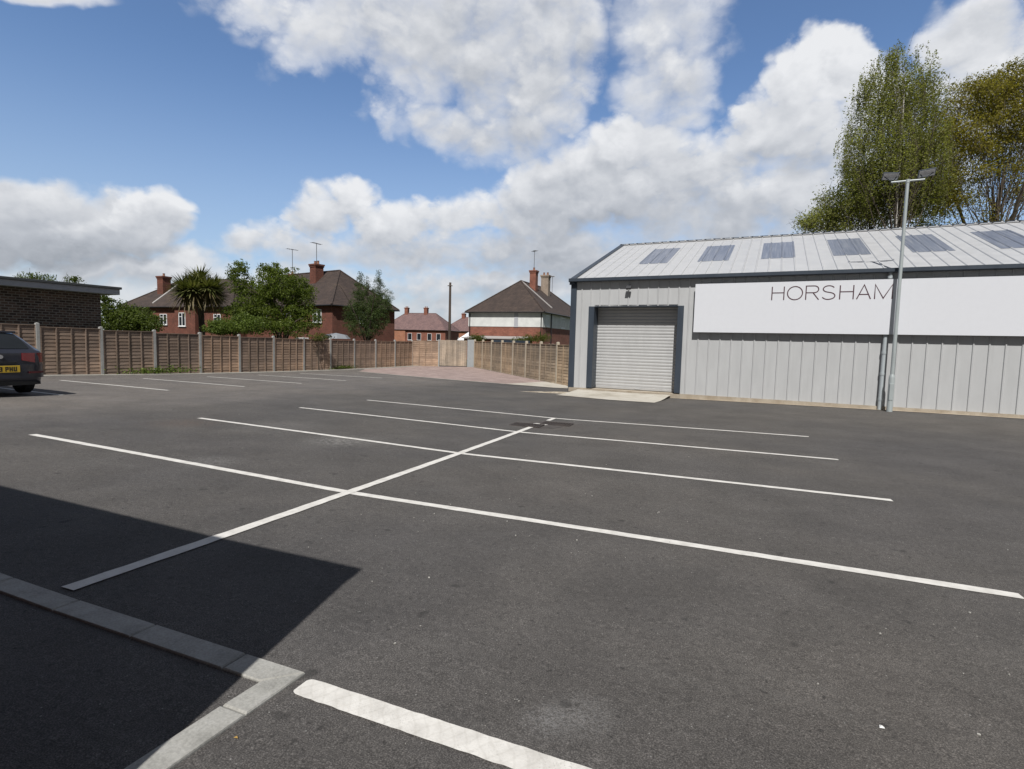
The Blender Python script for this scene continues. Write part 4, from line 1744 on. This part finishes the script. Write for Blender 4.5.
for sx in (-1, 1):
    for sy in (-1, 1):
        mb = MB()
        mb.tube([(sx * 1.42, sy * 1.42, 0), (sx * 1.42, sy * 1.42, ap - 1.05)], .04, 8)
        mb.build('leg', 'galv', cp)
q = at(336, 332.2, 37)
pa = thing('garden_parasol', (q[0], q[1], -.4), 0, 'pale grey garden parasol just visible above the left fence', 'parasol')
ap = q[2] + .4 - .05
mb = MB()
n = 8
vs = [(0, 0, ap)] + [(.75 * math.cos(2 * PI * k / n), .75 * math.sin(2 * PI * k / n), ap - .14) for k in range(n)] + [(1.0 * math.cos(2 * PI * k / n), 1.0 * math.sin(2 * PI * k / n), ap - .40) for k in range(n)]
fs = []
for k in range(n):
    k2 = (k + 1) % n
    fs += [(0, 1 + k, 1 + k2), (1 + k, 1 + n + k, 1 + n + k2, 1 + k2)]
mb.add(vs, fs)
mb.build('canopy', 'canvas', pa)
mb = MB()
mb.tube([(0, 0, 0), (0, 0, ap - .02)], .025, 8)
mb.build('pole', 'galv', pa)
mb = MB()
mb.tube([(0, 0, 0), (0, 0, .1)], .28, 14)
mb.build('base', 'post', pa)


# ------------------------------------------------------------------ vegetation
def leaf_faces(C, size, asp=.5, droop=0.0, sizevar=.35, up=0.0):
    n = len(C)
    a = RNG.normal(size=(n, 3))
    a[:, 2] = a[:, 2] * (1 - droop) - droop * 1.2
    a /= np.linalg.norm(a, axis=1)[:, None]
    r = RNG.normal(size=(n, 3))
    r[:, 2] += up
    b = np.cross(a, r)
    b /= np.linalg.norm(b, axis=1)[:, None] + 1e-9
    s = (size * (1 + sizevar * RNG.uniform(-1, 1, n)))[:, None]
    V = np.stack([C - a * s * .5, C + b * s * asp * .5 + a * s * .06, C + a * s * .5, C - b * s * asp * .5 + a * s * .06], 1)
    return V.reshape(-1, 3)


def quad_mesh(name, V, mat, parent):
    n = len(V) // 4
    me = bpy.data.meshes.new(name)
    me.vertices.add(len(V))
    me.vertices.foreach_set('co', V.astype(np.float32).ravel())
    me.loops.add(n * 4)
    me.loops.foreach_set('vertex_index', np.arange(n * 4, dtype=np.int32))
    me.polygons.add(n)
    me.polygons.foreach_set('loop_start', np.arange(0, n * 4, 4, dtype=np.int32))
    me.polygons.foreach_set('loop_total', np.full(n, 4, dtype=np.int32))
    me.materials.append(M[mat])
    me.update(calc_edges=True)
    o = bpy.data.objects.new(name, me)
    COL.objects.link(o)
    if parent is not None:
        o.parent = parent
    return o


def in_ellipsoid(n, c, r, shell=.5):
    d = RNG.normal(size=(n, 3))
    d /= np.linalg.norm(d, axis=1)[:, None]
    k = RNG.uniform(0, 1, n) ** shell
    return np.array(c) + d * k[:, None] * np.array(r)


def tree(name, label, base, ells, trunk_r, leafmat, barkmat, clumps, per, csize, leaf, trunk_top=None, cat='tree', group=None,
         droop=0.0, strands=False, limb_n=14, lean=(0, 0), shell=.55, asp=.5, fork=1, limb_mat=None, limb_r=.55, twigs=0):
    """ells: (centre, radii, share) in world space; clumps of leaves fill them, limbs reach into them"""
    base = np.array(base, float)
    t = thing(name, base, 0, label, cat, group)
    tot = sum(e[2] for e in ells)
    CC, LV, TW = [], [], []
    for (c, r, share) in ells:
        m = max(3, int(clumps * share / tot))
        cc = in_ellipsoid(m, np.array(c) - base, r, shell)
        CC.append(cc)
    CC = np.concatenate(CC)
    CC = CC[CC[:, 2] > .15]
    for c in CC:
        k = int(per * RNG.uniform(.5, 1.5))
        s = csize * RNG.uniform(.6, 1.4)
        if strands:
            L = RNG.uniform(.8, 2.6)
            nst = 3
            for q in range(nst):
                o = c + RNG.normal(size=3) * s * .6
                tt = RNG.uniform(0, 1, k // nst)
                sway = RNG.normal(size=3) * .12
                P = o[None] + np.stack([sway[0] * tt, sway[1] * tt, -L * tt], 1) + RNG.uniform(-.11, .11, size=(len(tt), 3))
                LV.append(P)
                if q == 0:
                    TW.append((o, o + np.array([sway[0], sway[1], -L]), c))
        else:
            g_ = RNG.normal(size=(k, 3))
            g_ *= (RNG.uniform(0, 1, k) ** .45 / np.linalg.norm(g_, axis=1))[:, None] * 1.55
            LV.append(c[None] + g_ * np.array([s, s, s * .72]))
    P = np.concatenate(LV)
    P = P[P[:, 2] > .1]
    quad_mesh('crown', leaf_faces(P, leaf, asp, droop), leafmat, t)
    # trunk and limbs
    cx = np.mean([np.array(e[0]) for e in ells], 0) - base
    top = np.array([cx[0] * .6 + lean[0], cx[1] * .6 + lean[1], trunk_top if trunk_top else cx[2]])
    mb = MB()
    n = 9
    spine = []
    ph = RNG.uniform(0, 6)
    for i in range(n + 1):
        a = i / n
        w = trunk_r * 1.2 * math.sin(a * 5 + ph) * a
        spine.append(np.array([top[0] * a ** 1.4 + w, top[1] * a ** 1.4 + w * .6, -.3 + (top[2] + .3) * a]))
    mb.tube(spine, [trunk_r * (1.25 if i == 0 else 1) * (1 - .82 * i / n) for i in range(n + 1)], 9)
    for f_ in range(fork - 1):
        a0 = spine[2 + f_]
        tgt = top + np.array([RNG.normal() * 1.6, RNG.normal() * 1.6, -RNG.uniform(0, 1.5)])
        pts = [a0 + (tgt - a0) * (k / 6) + np.array([0, 0, .5 * math.sin(PI * k / 6)]) for k in range(7)]
        mb.tube(pts, [trunk_r * .62 * (1 - .85 * k / 6) for k in range(7)], 7)
    mb.build('trunk', barkmat, t, smooth=True)
    mb = MB()
    pick = RNG.choice(len(CC), min(limb_n, len(CC)), replace=False)
    for k in pick:
        c = CC[k]
        a = np.clip((c[2] / max(top[2], .1)) * RNG.uniform(.45, .8), .15, .95)
        i = int(a * n)
        s = spine[i]
        mid = s + (c - s) * .5 + np.array([0, 0, .12 * np.linalg.norm(c - s)]) + RNG.normal(size=3) * .06 * np.linalg.norm(c - s)
        r0 = trunk_r * (1 - .82 * i / n) * limb_r
        q1 = s + (mid - s) * .5 + RNG.normal(size=3) * .03
        q2 = mid + (c - mid) * .5 + RNG.normal(size=3) * .05
        mb.tube([s, q1, mid, q2, c], [r0, r0 * .75, r0 * .5, r0 * .32, max(.006, r0 * .12)], 6)
        for g in range(2):
            e = c + RNG.normal(size=3) * csize * 1.6
            mb.tube([mid, (mid + e) / 2 + RNG.normal(size=3) * .08, e], [r0 * .35, r0 * .2, .006], 5)
    for (a_, b_, c_) in TW:
        if a_[2] > .5 and b_[2] > .2:
            mb.tube([c_, a_ + np.array([0, 0, .12]), (a_ + b_) / 2, b_], [.009, .007, .005, .003], 4, cap=False)
    if twigs:
        for c in CC:
            for g in range(twigs):
                e = c + RNG.normal(size=3) * csize * .8
                m_ = (c + e) / 2 + RNG.normal(size=3) * .06
                mb.tube([c - np.array([0, 0, csize * .9]), m_, e], [.013, .009, .004], 4, cap=False)
    if mb.f:
        mb.build('branches', limb_mat or barkmat, t, smooth=True)
    return t


def E(px, py, rx, ry, Y, share=1.0, dz=1.0):
    "an ellipsoid of the crown: where it stands and its size in metres"
    return (at(px, py, Y), np.array([rx * Y / FPX, rx * Y / FPX * dz, ry * Y / FPX]), share)


def footing(px, Y, z=-.4):
    q = at(px, 340, Y)
    return (q[0], q[1], z)


# bush left of the palm
tree('garden_bush', 'dark green bush left of the palm, beside the flat-roofed brick building', footing(126, 29),
     [E(128, 320, 28, 12, 29, 1.4), E(112, 313, 13, 13, 28.5, .8), E(104, 300, 5, 7, 28.3, .15), E(136, 316, 16, 11, 29.5, .8), E(146, 326, 14, 7, 29, .5), E(122, 328, 30, 8, 28.8, .9)], .07, 'leaf_dark', 'bark', 520, 34, .17, .11, None, 'bush', shell=.4)
# light hedge right of the palm
tree('garden_bush', 'bright green bush right of the palm, low against the fence', footing(232, 26.5),
     [E(232, 326, 22, 8, 26.5, 1), E(218, 328, 13, 7, 26, .6), E(248, 323, 16, 10, 27, .7)], .05, 'leaf_hedge', 'bark', 420, 32, .13, .08, None, 'bush', shell=.4)
# the large leafy tree in front of the chimney house
tree('garden_tree', 'large dark green leafy tree in front of the house with the tall chimney', footing(285, 33),
     [E(284, 288, 25, 20, 33, 1.5), E(300, 297, 15, 20, 33.5, .8), E(262, 300, 24, 24, 33, 1.3), E(240, 283, 12, 16, 32.5, .40), E(246, 312, 20, 14, 32, .8),
      E(292, 318, 28, 15, 33, 1.0), E(238, 268, 7, 6, 32.5, .12), E(272, 271, 15, 7, 33, .3), E(270, 325, 40, 9, 32.6, .8)], .16, 'leaf_bush', 'bark', 1050, 36, .20, .12, None, limb_n=24, fork=3, shell=.45)
tree('garden_bush', 'yellowish shrub spilling over the top of the left fence under the leafy tree', footing(320, 29.2),
     [E(318, 337, 14, 4, 29.2, 1), E(300, 334, 10, 5, 29.8, .6)], .03, 'leaf_yellow', 'bark', 60, 22, .10, .08, None, 'bush', limb_n=5)
# feathery tree with pointed tips against the right-hand wall of the house
tree('feathery_tree', 'feathery dark green tree with thin pointed tips in front of the brick house end wall', footing(368, 38),
     [E(367, 320, 20, 20, 38, 1.6), E(361, 297, 10, 18, 38, .6), E(378, 294, 7, 16, 38.5, .4), E(376, 312, 16, 20, 38, 1.1), E(360, 279, 2.6, 9, 38, .07), E(367, 284, 2.6, 8, 38, .06), E(379, 279, 2.4, 9, 38.5, .08), E(388, 300, 5, 12, 38.5, .22), E(352, 318, 8, 20, 37.5, .5)],
     .10, 'leaf_feather', 'bark', 1000, 34, .15, .10, 6.0, strands=False, asp=.28, limb_n=20, fork=3, shell=.45)
# shrubs behind the pale fence
tree('garden_bush', 'yellow-green shrub over the pale fence beside the drainpipe of the white house', footing(478, 44), [E(478, 338, 9, 4, 44, 1)], .04, 'leaf_yellow', 'bark', 60, 24, .15, .10, None, 'bush', limb_n=4)
tree('garden_bush', 'green shrub along the top of the pale fence, below the corner of the white house', footing(534, 40),
     [E(530, 339, 14, 4, 40, 1), E(518, 341, 10, 3, 40, .5), E(541, 337, 9, 5, 40, .7)], .04, 'leaf_yellow', 'bark', 150, 24, .15, .09, None, 'bush', limb_n=6)
# sparse tree behind the flat-roofed brick building
tree('sparse_tree', 'thin sparse tree top showing above the flat brick building roof', footing(44, 34),
     [E(36, 278, 14, 5, 34, 1), E(74, 280, 8, 5, 34, .5), E(20, 277, 5, 3, 34, .2), E(55, 283, 12, 4, 34, .4)], .09, 'leaf_dark', 'bark', 90, 16, .16, .12, None, limb_n=26)

# cordyline palm
q = at(201, 330, 29)
pm = thing('palm_tree', (q[0], q[1], -.4), 0, 'spiky palm tree with a round head of strap leaves, rising behind the left fence', 'palm')
hz_ = at(200, 288, 29)[2] + .4
mb = MB()
heads = []
mb.tube([(0, 0, -.2), (.04, 0, 1.2), (.05, .02, 2.4), (0, 0, hz_ - .9)], [.22, .17, .15, .14], 10)
for k in range(10):
    an = k * 2.4 + .4
    rr_ = (0, .35, .75, .8, .72, .78, .45, .8, .7, .4)[k]
    hd = np.array([rr_ * math.cos(an), rr_ * math.sin(an), hz_ + .40 - .75 * rr_ + .15 * math.sin(k * 1.7)])
    heads.append(hd)
    mb.tube([(0, 0, hz_ - 1.0), tuple(hd * [.5, .5, 1] - [0, 0, .45]), tuple(hd)], [.11, .09, .07], 8)
mb.build('trunk', 'bark', pm, smooth=True)


def strap(mb, o, d, L, w, sag):
    o = np.array(o)
    d = d / np.linalg.norm(d)
    side = np.cross(d, [0, 0, 1.0])
    side /= np.linalg.norm(side) + 1e-9
    n = 5
    vs = []
    for i in range(n + 1):
        t = i / n
        p = o + d * L * t + np.array([0, 0, -sag * L * t * t])
        ww = w * (1 - t ** 2.2) * (.55 + .45 * min(1, t * 4)) + .004
        vs += [p - side * ww, p + side * ww]
    mb.add(vs, [(2 * i, 2 * i + 1, 2 * i + 3, 2 * i + 2) for i in range(n)])


ml, md = MB(), MB()
for hd in heads:
    for k in range(150):
        v = RNG.normal(size=3)
        v[2] = abs(v[2]) * 1.0 - .25
        strap(ml, hd, v + hd * [.8, .8, 0], RNG.uniform(.75, 1.15), .040, RNG.uniform(.03, .28))
    for k in range(50):
        v = RNG.normal(size=3)
        v[2] = -abs(v[2]) * .8 - .15
        strap(md, hd - np.array([0, 0, .1]), v, RNG.uniform(.7, 1.1), .032, RNG.uniform(.2, .5))
ml.build('leaves', 'leaf_palm', pm, fix=False)
md.build('dry_leaves', 'leaf_palmdry', pm, fix=False)

# trees behind the warehouse
tree('birch_tree', 'tall drooping silver birch behind the warehouse roof, left of the oak', footing(893, 36, -.5),
     [E(893, 76, 26, 28, 36, .42), E(872, 108, 26, 34, 36, .42), E(912, 112, 36, 42, 36, .8), E(893, 152, 42, 46, 36, 1.1), E(850, 150, 11, 24, 35.5, .16), E(924, 84, 18, 26, 36.5, .28), E(893, 54, 10, 9, 36, .10), E(925, 160, 26, 40, 36, .8), E(862, 84, 10, 14, 36, .08)],
     .19, 'leaf_birch', 'birchbark', 860, 72, .34, .12, 20.0, strands=True, droop=.5, limb_n=70, asp=.55, fork=1, limb_mat='bark', limb_r=.28, shell=.5)
tree('broad_tree', 'dense lower olive-green tree behind the left part of the warehouse roof', footing(858, 38, -.5),
     [E(856, 206, 32, 30, 38, 1.1), E(832, 214, 24, 24, 38, .7), E(880, 192, 34, 40, 37.5, 1.1), E(905, 205, 36, 40, 37.5, 1.0), E(810, 224, 11, 9, 38, .2), E(935, 195, 26, 40, 38.5, .6), E(858, 176, 16, 20, 38, .3)],
     .26, 'leaf_birch', 'bark', 620, 66, .50, .135, 12.0, droop=.35, limb_n=50, fork=3, limb_r=.3, twigs=2)
tree('oak_tree', 'golden-green oak with bare dark limbs showing, right behind the warehouse', footing(992, 37, -.5),
     [E(990, 112, 46, 36, 37, 1.3), E(958, 145, 34, 48, 37, 1.1), E(1030, 130, 44, 55, 37, 1.2), E(1000, 175, 60, 50, 37, .9), E(1012, 84, 26, 18, 37, .5), E(950, 200, 30, 30, 37, .4), E(1070, 170, 50, 60, 37, 1.0), E(975, 92, 20, 16, 37, .25)],
     .36, 'leaf_oak', 'bark', 860, 80, .52, .14, 15.0, limb_n=60, fork=4, limb_r=.24, shell=.45, twigs=2)


# weeds at the foot of the left fence
def weeds(label, x, y, w, d, h, n, mat):
    t = thing('weeds', g3(x, y, .05), FAN - PI / 2, label, 'weeds')
    C = np.stack([RNG.normal(0, d / 2, n), RNG.normal(0, w / 2, n), np.abs(RNG.normal(0, h / 2, n)) + .02], 1)
    quad_mesh('leaves', leaf_faces(C, .075, .6), mat, t)
    mb = MB()
    for k in range(22):
        a = RNG.normal(0, w / 2.4)
        mb.tube([(0, a, -.03), (RNG.normal(0, .04), a + RNG.normal(0, .05), h * RNG.uniform(.4, 1))], [.005, .003], 5)
    mb.build('stems', 'leaf_dark', t)


w1 = fpost(2) + FD * .05
weeds('patch of green weeds round the foot of a fence post, beyond the parked car', w1[0] + .22, w1[1], 1.5, .16, .22, 700, 'leaf_hedge')
w2 = fpost(7) + FD * .9
weeds('small dark clump of moss and weeds at the base of the left fence, under the leafy tree', w2[0] + .2, w2[1], .9, .15, .16, 420, 'leaf_dark')

# ------------------------------------------------------------------ parked car (tail towards the camera)
# local x: 0 at the rear bumper, growing to the nose; local y: across; local z: up
CARX, CARY = -10.72, 2.04
car = thing('parked_car', g3(CARX, CARY, .0), PI, 'dark grey hatchback parked nose-in to the fence, its yellow plate facing out', 'car')
CL, CW = 4.3, 1.78


def car_sec(x):
    "half outline of the body at x: list of (y, z) from sill to roof centre"
    def ip(tab):
        xs, vs = zip(*tab)
        return float(np.interp(x, xs, vs))
    hw = ip([(-.02, .70), (.04, .80), (.18, .865), (.6, .89), (2.2, .89), (3.4, .875), (4.0, .80), (4.22, .66), (4.3, .52)])
    zs = ip([(-.02, .36), (.10, .25), (.5, .20), (3.7, .20), (4.1, .22), (4.3, .32)])
    zb = ip([(-.02, .93), (.05, .985), (.5, 1.00), (2.8, .96), (3.1, .93), (3.8, .84), (4.2, .72), (4.3, .60)])
    zr = ip([(-.02, .94), (.05, .99), (.16, 1.06), (.34, 1.24), (.52, 1.36), (.72, 1.415), (1.4, 1.46), (2.0, 1.44), (2.5, 1.36), (2.95, 1.12), (3.15, .97), (3.8, .87), (4.2, .74), (4.3, .61)])
    rw = ip([(-.02, .86), (.16, .80), (.5, .68), (1.5, .66), (2.4, .66), (3.0, .80), (3.2, .92), (4.3, .92)])
    g = max(0.0, zr - zb)
    top = hw * rw
    zm = zs + (zb - zs) * .55
    return [(hw * .93, zs), (hw * .985, zs + (zm - zs) * .5), (hw, zm), (hw * .985, zm + (zb - zm) * .6), (hw * .95, zb),
            (hw * .95 + (top - hw * .95) * .5, zb + g * .50), (top, zb + g * .86), (top * .9, zb + g * .95), (top * .55, zb + g * .99), (0, zr)]


XS = [-.02, .0, .04, .10, .18, .28, .42, .56, .72, 1.0, 1.4, 1.8, 2.2, 2.6, 2.9, 3.1, 3.4, 3.7, 4.0, 4.15, 4.25, 4.3]
mb = MB()
secs = []
for x in XS:
    h_ = car_sec(x)
    ring = [(x, -y, z) for y, z in h_] + [(x, y, z) for y, z in h_[-2::-1]]
    secs.append(ring)
n = len(secs[0])
vs = [p for r_ in secs for p in r_]
fs = []
for i in range(len(XS) - 1):
    for k in range(n - 1):
        fs.append((i * n + k, i * n + k + 1, (i + 1) * n + k + 1, (i + 1) * n + k))
    fs.append((i * n + n - 1, i * n, (i + 1) * n, (i + 1) * n + n - 1))
fs.append(tuple(range(n)))
fs.append(tuple((len(XS) - 1) * n + k for k in range(n))[::-1])
mb.add(vs, fs)
body = mb.build('body', 'carpaint', car, smooth=True)


def car_patch(name, mat, xs, k0, k1, off=.006, sides=(1,), parent=car):
    out = None
    for sd_ in sides:
        mb = MB()
        vs = []
        for x in xs:
            hs = car_sec(x)
            for k in range(k0, k1 + 1):
                y, z = hs[k]
                vs.append((x, sd_ * (y + off * .8), z + off * .7))
        w = k1 - k0 + 1
        fs = [(i * w + k, i * w + k + 1, (i + 1) * w + k + 1, (i + 1) * w + k) for i in range(len(xs) - 1) for k in range(w - 1)]
        mb.add(vs, fs)
        out = mb.build(name, mat, parent)
    return out


def car_band(name, mat, x0f, x1f, zs, hw, off, parent=car):
    pass


# rear window across the hatch
mb = MB()
vs, cols_ = [], 0
for x in (.115, .18, .28, .42, .53):
    hs = car_sec(x)
    pts = [hs[9]] + [hs[8]] + [hs[7]]
    row = [(x - .010, -pts[2][0] * .97, pts[2][1] + .004), (x - .010, -pts[1][0], pts[1][1] + .006), (x - .010, 0, pts[0][1] + .007), (x - .010, pts[1][0], pts[1][1] + .006), (x - .010, pts[2][0] * .97, pts[2][1] + .004)]
    vs += row
mb.add(vs, [(i * 5 + k, i * 5 + k + 1, i * 5 + k + 6, i * 5 + k + 5) for i in range(4) for k in range(4)])
rw_ = mb.build('rear_window', 'glass', car, smooth=True)
mb = MB()
mb.bbox((.06, -.05, 1.0), (.12, .05, 1.05), .008)
mb.tube([(.085, 0, 1.05), (.16, .25, 1.10), (.22, .50, 1.145)], .012, 6)
mb.build('wiper', 'blackplastic', rw_)
car_patch('side_window', 'glass', [.62, .8, 1.1, 1.45], 4, 6, .006, (-1, 1))
car_patch('side_window', 'glass', [1.52, 1.8, 2.2, 2.55, 2.75], 4, 6, .006, (-1, 1))
car_patch('windscreen', 'glass', [2.52, 2.75, 2.95, 3.08], 7, 9, .006, (-1, 1))


def rear_panel(name, mat, ys, z0, z1, off, parent=car, zc=None, t=.02):
    "a panel lying on the tail, bent round the corner: ys from the middle out to the flank"
    mb = MB()
    vs = []
    rows = 3
    for r_ in range(rows):
        z = z0 + (z1 - z0) * r_ / (rows - 1)
        for (y, x, sh_) in ys:
            vs.append((x - off, y, z - sh_ * (1 - r_ / (rows - 1))))
    w = len(ys)
    m = len(vs)
    vs += [(x_ + t, y_, z_) for x_, y_, z_ in vs]
    fs = [(i * w + k, i * w + k + 1, (i + 1) * w + k + 1, (i + 1) * w + k) for i in range(rows - 1) for k in range(w - 1)]
    fs += [tuple(q + m for q in f[::-1]) for f in fs]
    rim = list(range(w)) + [w * 2 - 1, w * 3 - 1] + list(range(w * 3 - 2, w * 2 - 1, -1)) + [w]
    for a, b in zip(rim, rim[1:] + rim[:1]):
        fs.append((a, b, b + m, a + m))
    mb.add(vs, fs)
    return mb.build(name, mat, parent, smooth=True)


for sd_ in (-1, 1):
    rear_panel('tail_light', 'redlens', [(sd_ * .40, -.022, -.05), (sd_ * .62, -.012, 0), (sd_ * .74, .012, 0), (sd_ * .81, .06, .0), (sd_ * .845, .15, -.02), (sd_ * .86, .24, -.05)], .735, .945, .012)
    rear_panel('bumper_reflector', 'darkred', [(sd_ * .50, -.065, 0), (sd_ * .68, -.05, 0), (sd_ * .78, -.02, 0)], .50, .54, .012)
# bumper skin, standing out from the tail, and the dark lower valance
rear_panel('bumper', 'carpaint', [(-.875, .42, 0), (-.865, .18, 0), (-.82, .06, 0), (-.72, -.005, 0), (-.4, -.05, 0), (0, -.06, 0), (.4, -.05, 0), (.72, -.005, 0), (.82, .06, 0), (.865, .18, 0), (.875, .42, 0)], .40, .69, .008, t=.07)
rear_panel('lower_valance', 'blackplastic', [(-.84, .30, 0), (-.78, .09, 0), (-.6, .03, 0), (0, .0, 0), (.6, .03, 0), (.78, .09, 0), (.84, .30, 0)], .24, .405, .0, t=.08)
mb = MB()
mb.bbox((-.045, -.30, .70), (-.02, .30, .76), .006)
mb.build('tailgate_handle', 'blackplastic', car)
mb = MB()
mb.bbox((-.075, -.34, .53), (-.062, .26, .675), .004)
pl = mb.build('number_plate', 'plate', car)


def glyph_rects(ch):
    g = {'L': ["1..", "1..", "1..", "1..", "111"], 'K': ["1.1", "1.1", "11.", "1.1", "1.1"], '5': ["111", "1..", "111", "..1", "111"], '3': ["111", "..1", ".11", "..1", "111"],
         'P': ["111", "1.1", "111", "1..", "1.."], 'H': ["1.1", "1.1", "111", "1.1", "1.1"], 'U': ["1.1", "1.1", "1.1", "1.1", "111"]}[ch]
    return [(c, 4 - r_) for r_, row in enumerate(g) for c, q in enumerate(row) if q == '1']


mb = MB()
y = -.225
# seen from behind, local y grows to the left of the picture: write from +y to -y
y = .24
for ch in 'LK53 PHU':
    if ch == ' ':
        y -= .035
        continue
    for c, r_ in glyph_rects(ch):
        ya = y - c * .0185
        mb.box((-.0775, ya - .0187, .555 + r_ * .0195), (-.0745, ya, .555 + r_ * .0195 + .0197))
    y -= .0715
mb.build('lettering', 'blackplastic', pl)
mb = MB()
mb.tube([(-.032, -.03, .865), (-.045, -.03, .865)], .042, 18)
mb.tube([(-.0451, -.03, .865), (-.048, -.03, .865)], .030, 18)
mb.build('badge', 'chrome', car, smooth=True)
mb = MB()
mb.bbox((.50, -.56, 1.37), (.60, .56, 1.415), .012)
mb.build('roof_spoiler', 'carpaint', car)
for wx in (.74, 3.38):
    for sd_ in (-1, 1):
        mb = MB()
        c = (wx, sd_ * .77, .315)
        prof = [(-.10, .20), (-.105, .27), (-.08, .31), (.08, .31), (.105, .27), (.10, .20)]
        m = 28
        vs = []
        for k in range(m):
            an = 2 * PI * k / m
            for (o, r_) in prof:
                vs.append((c[0] + r_ * math.cos(an), c[1] + o, c[2] + r_ * math.sin(an)))
        w = len(prof)
        fs = [(k * w + j, ((k + 1) % m) * w + j, ((k + 1) % m) * w + (j + 1) % w, k * w + (j + 1) % w) for k in range(m) for j in range(w)]
        mb.add(vs, fs)
        wl = mb.build('wheel', 'rubber', car, smooth=True)
        mb = MB()
        yo = c[1] + sd_ * .085
        mb.tube([(c[0], yo - sd_ * .03, c[2]), (c[0], yo, c[2])], .06, 12)
        for k in range(5):
            an = 2 * PI * k / 5 + .3
            T = Matrix.Translation((c[0], yo, c[2])) @ Matrix.Rotation(an, 4, 'Y')
            mb.bbox((.04, -.012, -.03), (.20, .012, .03), .006, 0, T)
        mb.build('rim', 'alloy', wl)
        # wheel arch lining
for sd_ in (-1, 1):
    mb = MB()
    mb.bbox((2.45, sd_ * .87 if sd_ > 0 else -.99, .98), (2.62, .99 if sd_ > 0 else -.87, 1.10), .03)
    mb.build('wing_mirror', 'carpaint', car)

# ------------------------------------------------------------------ small stuff on the tarmac
mb = MB()
for k in range(300):
    if k < 120:
        x, y = random.uniform(-6, 10), random.uniform(-2.4, 8)
    else:
        x, y = random.uniform(.5, 7), random.uniform(-3.0, 1.6)
    s = random.choice([.0015, .002, .002, .0025, .003, .004, .006])
    T = Matrix.Translation(g3(x, y, s * .4)) @ Matrix.Rotation(random.uniform(0, 6), 4, 'Z') @ Matrix.Rotation(random.uniform(0, 6), 4, 'X')
    mb.bbox((-s, -s * .8, -s * .6), (s, s * .8, s * .6), s * .3, 0, T)
tag(mb.build('grit', 'stone'), kind='stuff', label='loose pale grit scattered over the tarmac', cat='grit')
mb = MB()
lx, ly = 4.13, -1.90
vs = [g3(lx + a, ly + b, c) for a, b, c in ((-.009, -.007, .003), (.009, -.008, .006), (.011, .006, .003), (-.007, .008, .007), (0, 0, .012))]
mb.add(vs, [(0, 1, 4), (1, 2, 4), (2, 3, 4), (3, 0, 4)])
tag(mb.build('paper_scrap', 'litter'), 'small crumpled white scrap of paper on the tarmac in the right foreground', 'litter')
mb = MB()
lx, ly = 1.905, -2.99
vs = [g3(lx + a, ly + b, c) for a, b, c in ((-.008, -.004, .006), (0, -.006, .009), (.010, 0, .006), (0, .005, .010))]
mb.add(vs, [(0, 1, 2, 3)])
tag(mb.build('dry_leaf', 'dryleaf'), 'small dry yellow-brown leaf lying against the kerb', 'leaf')
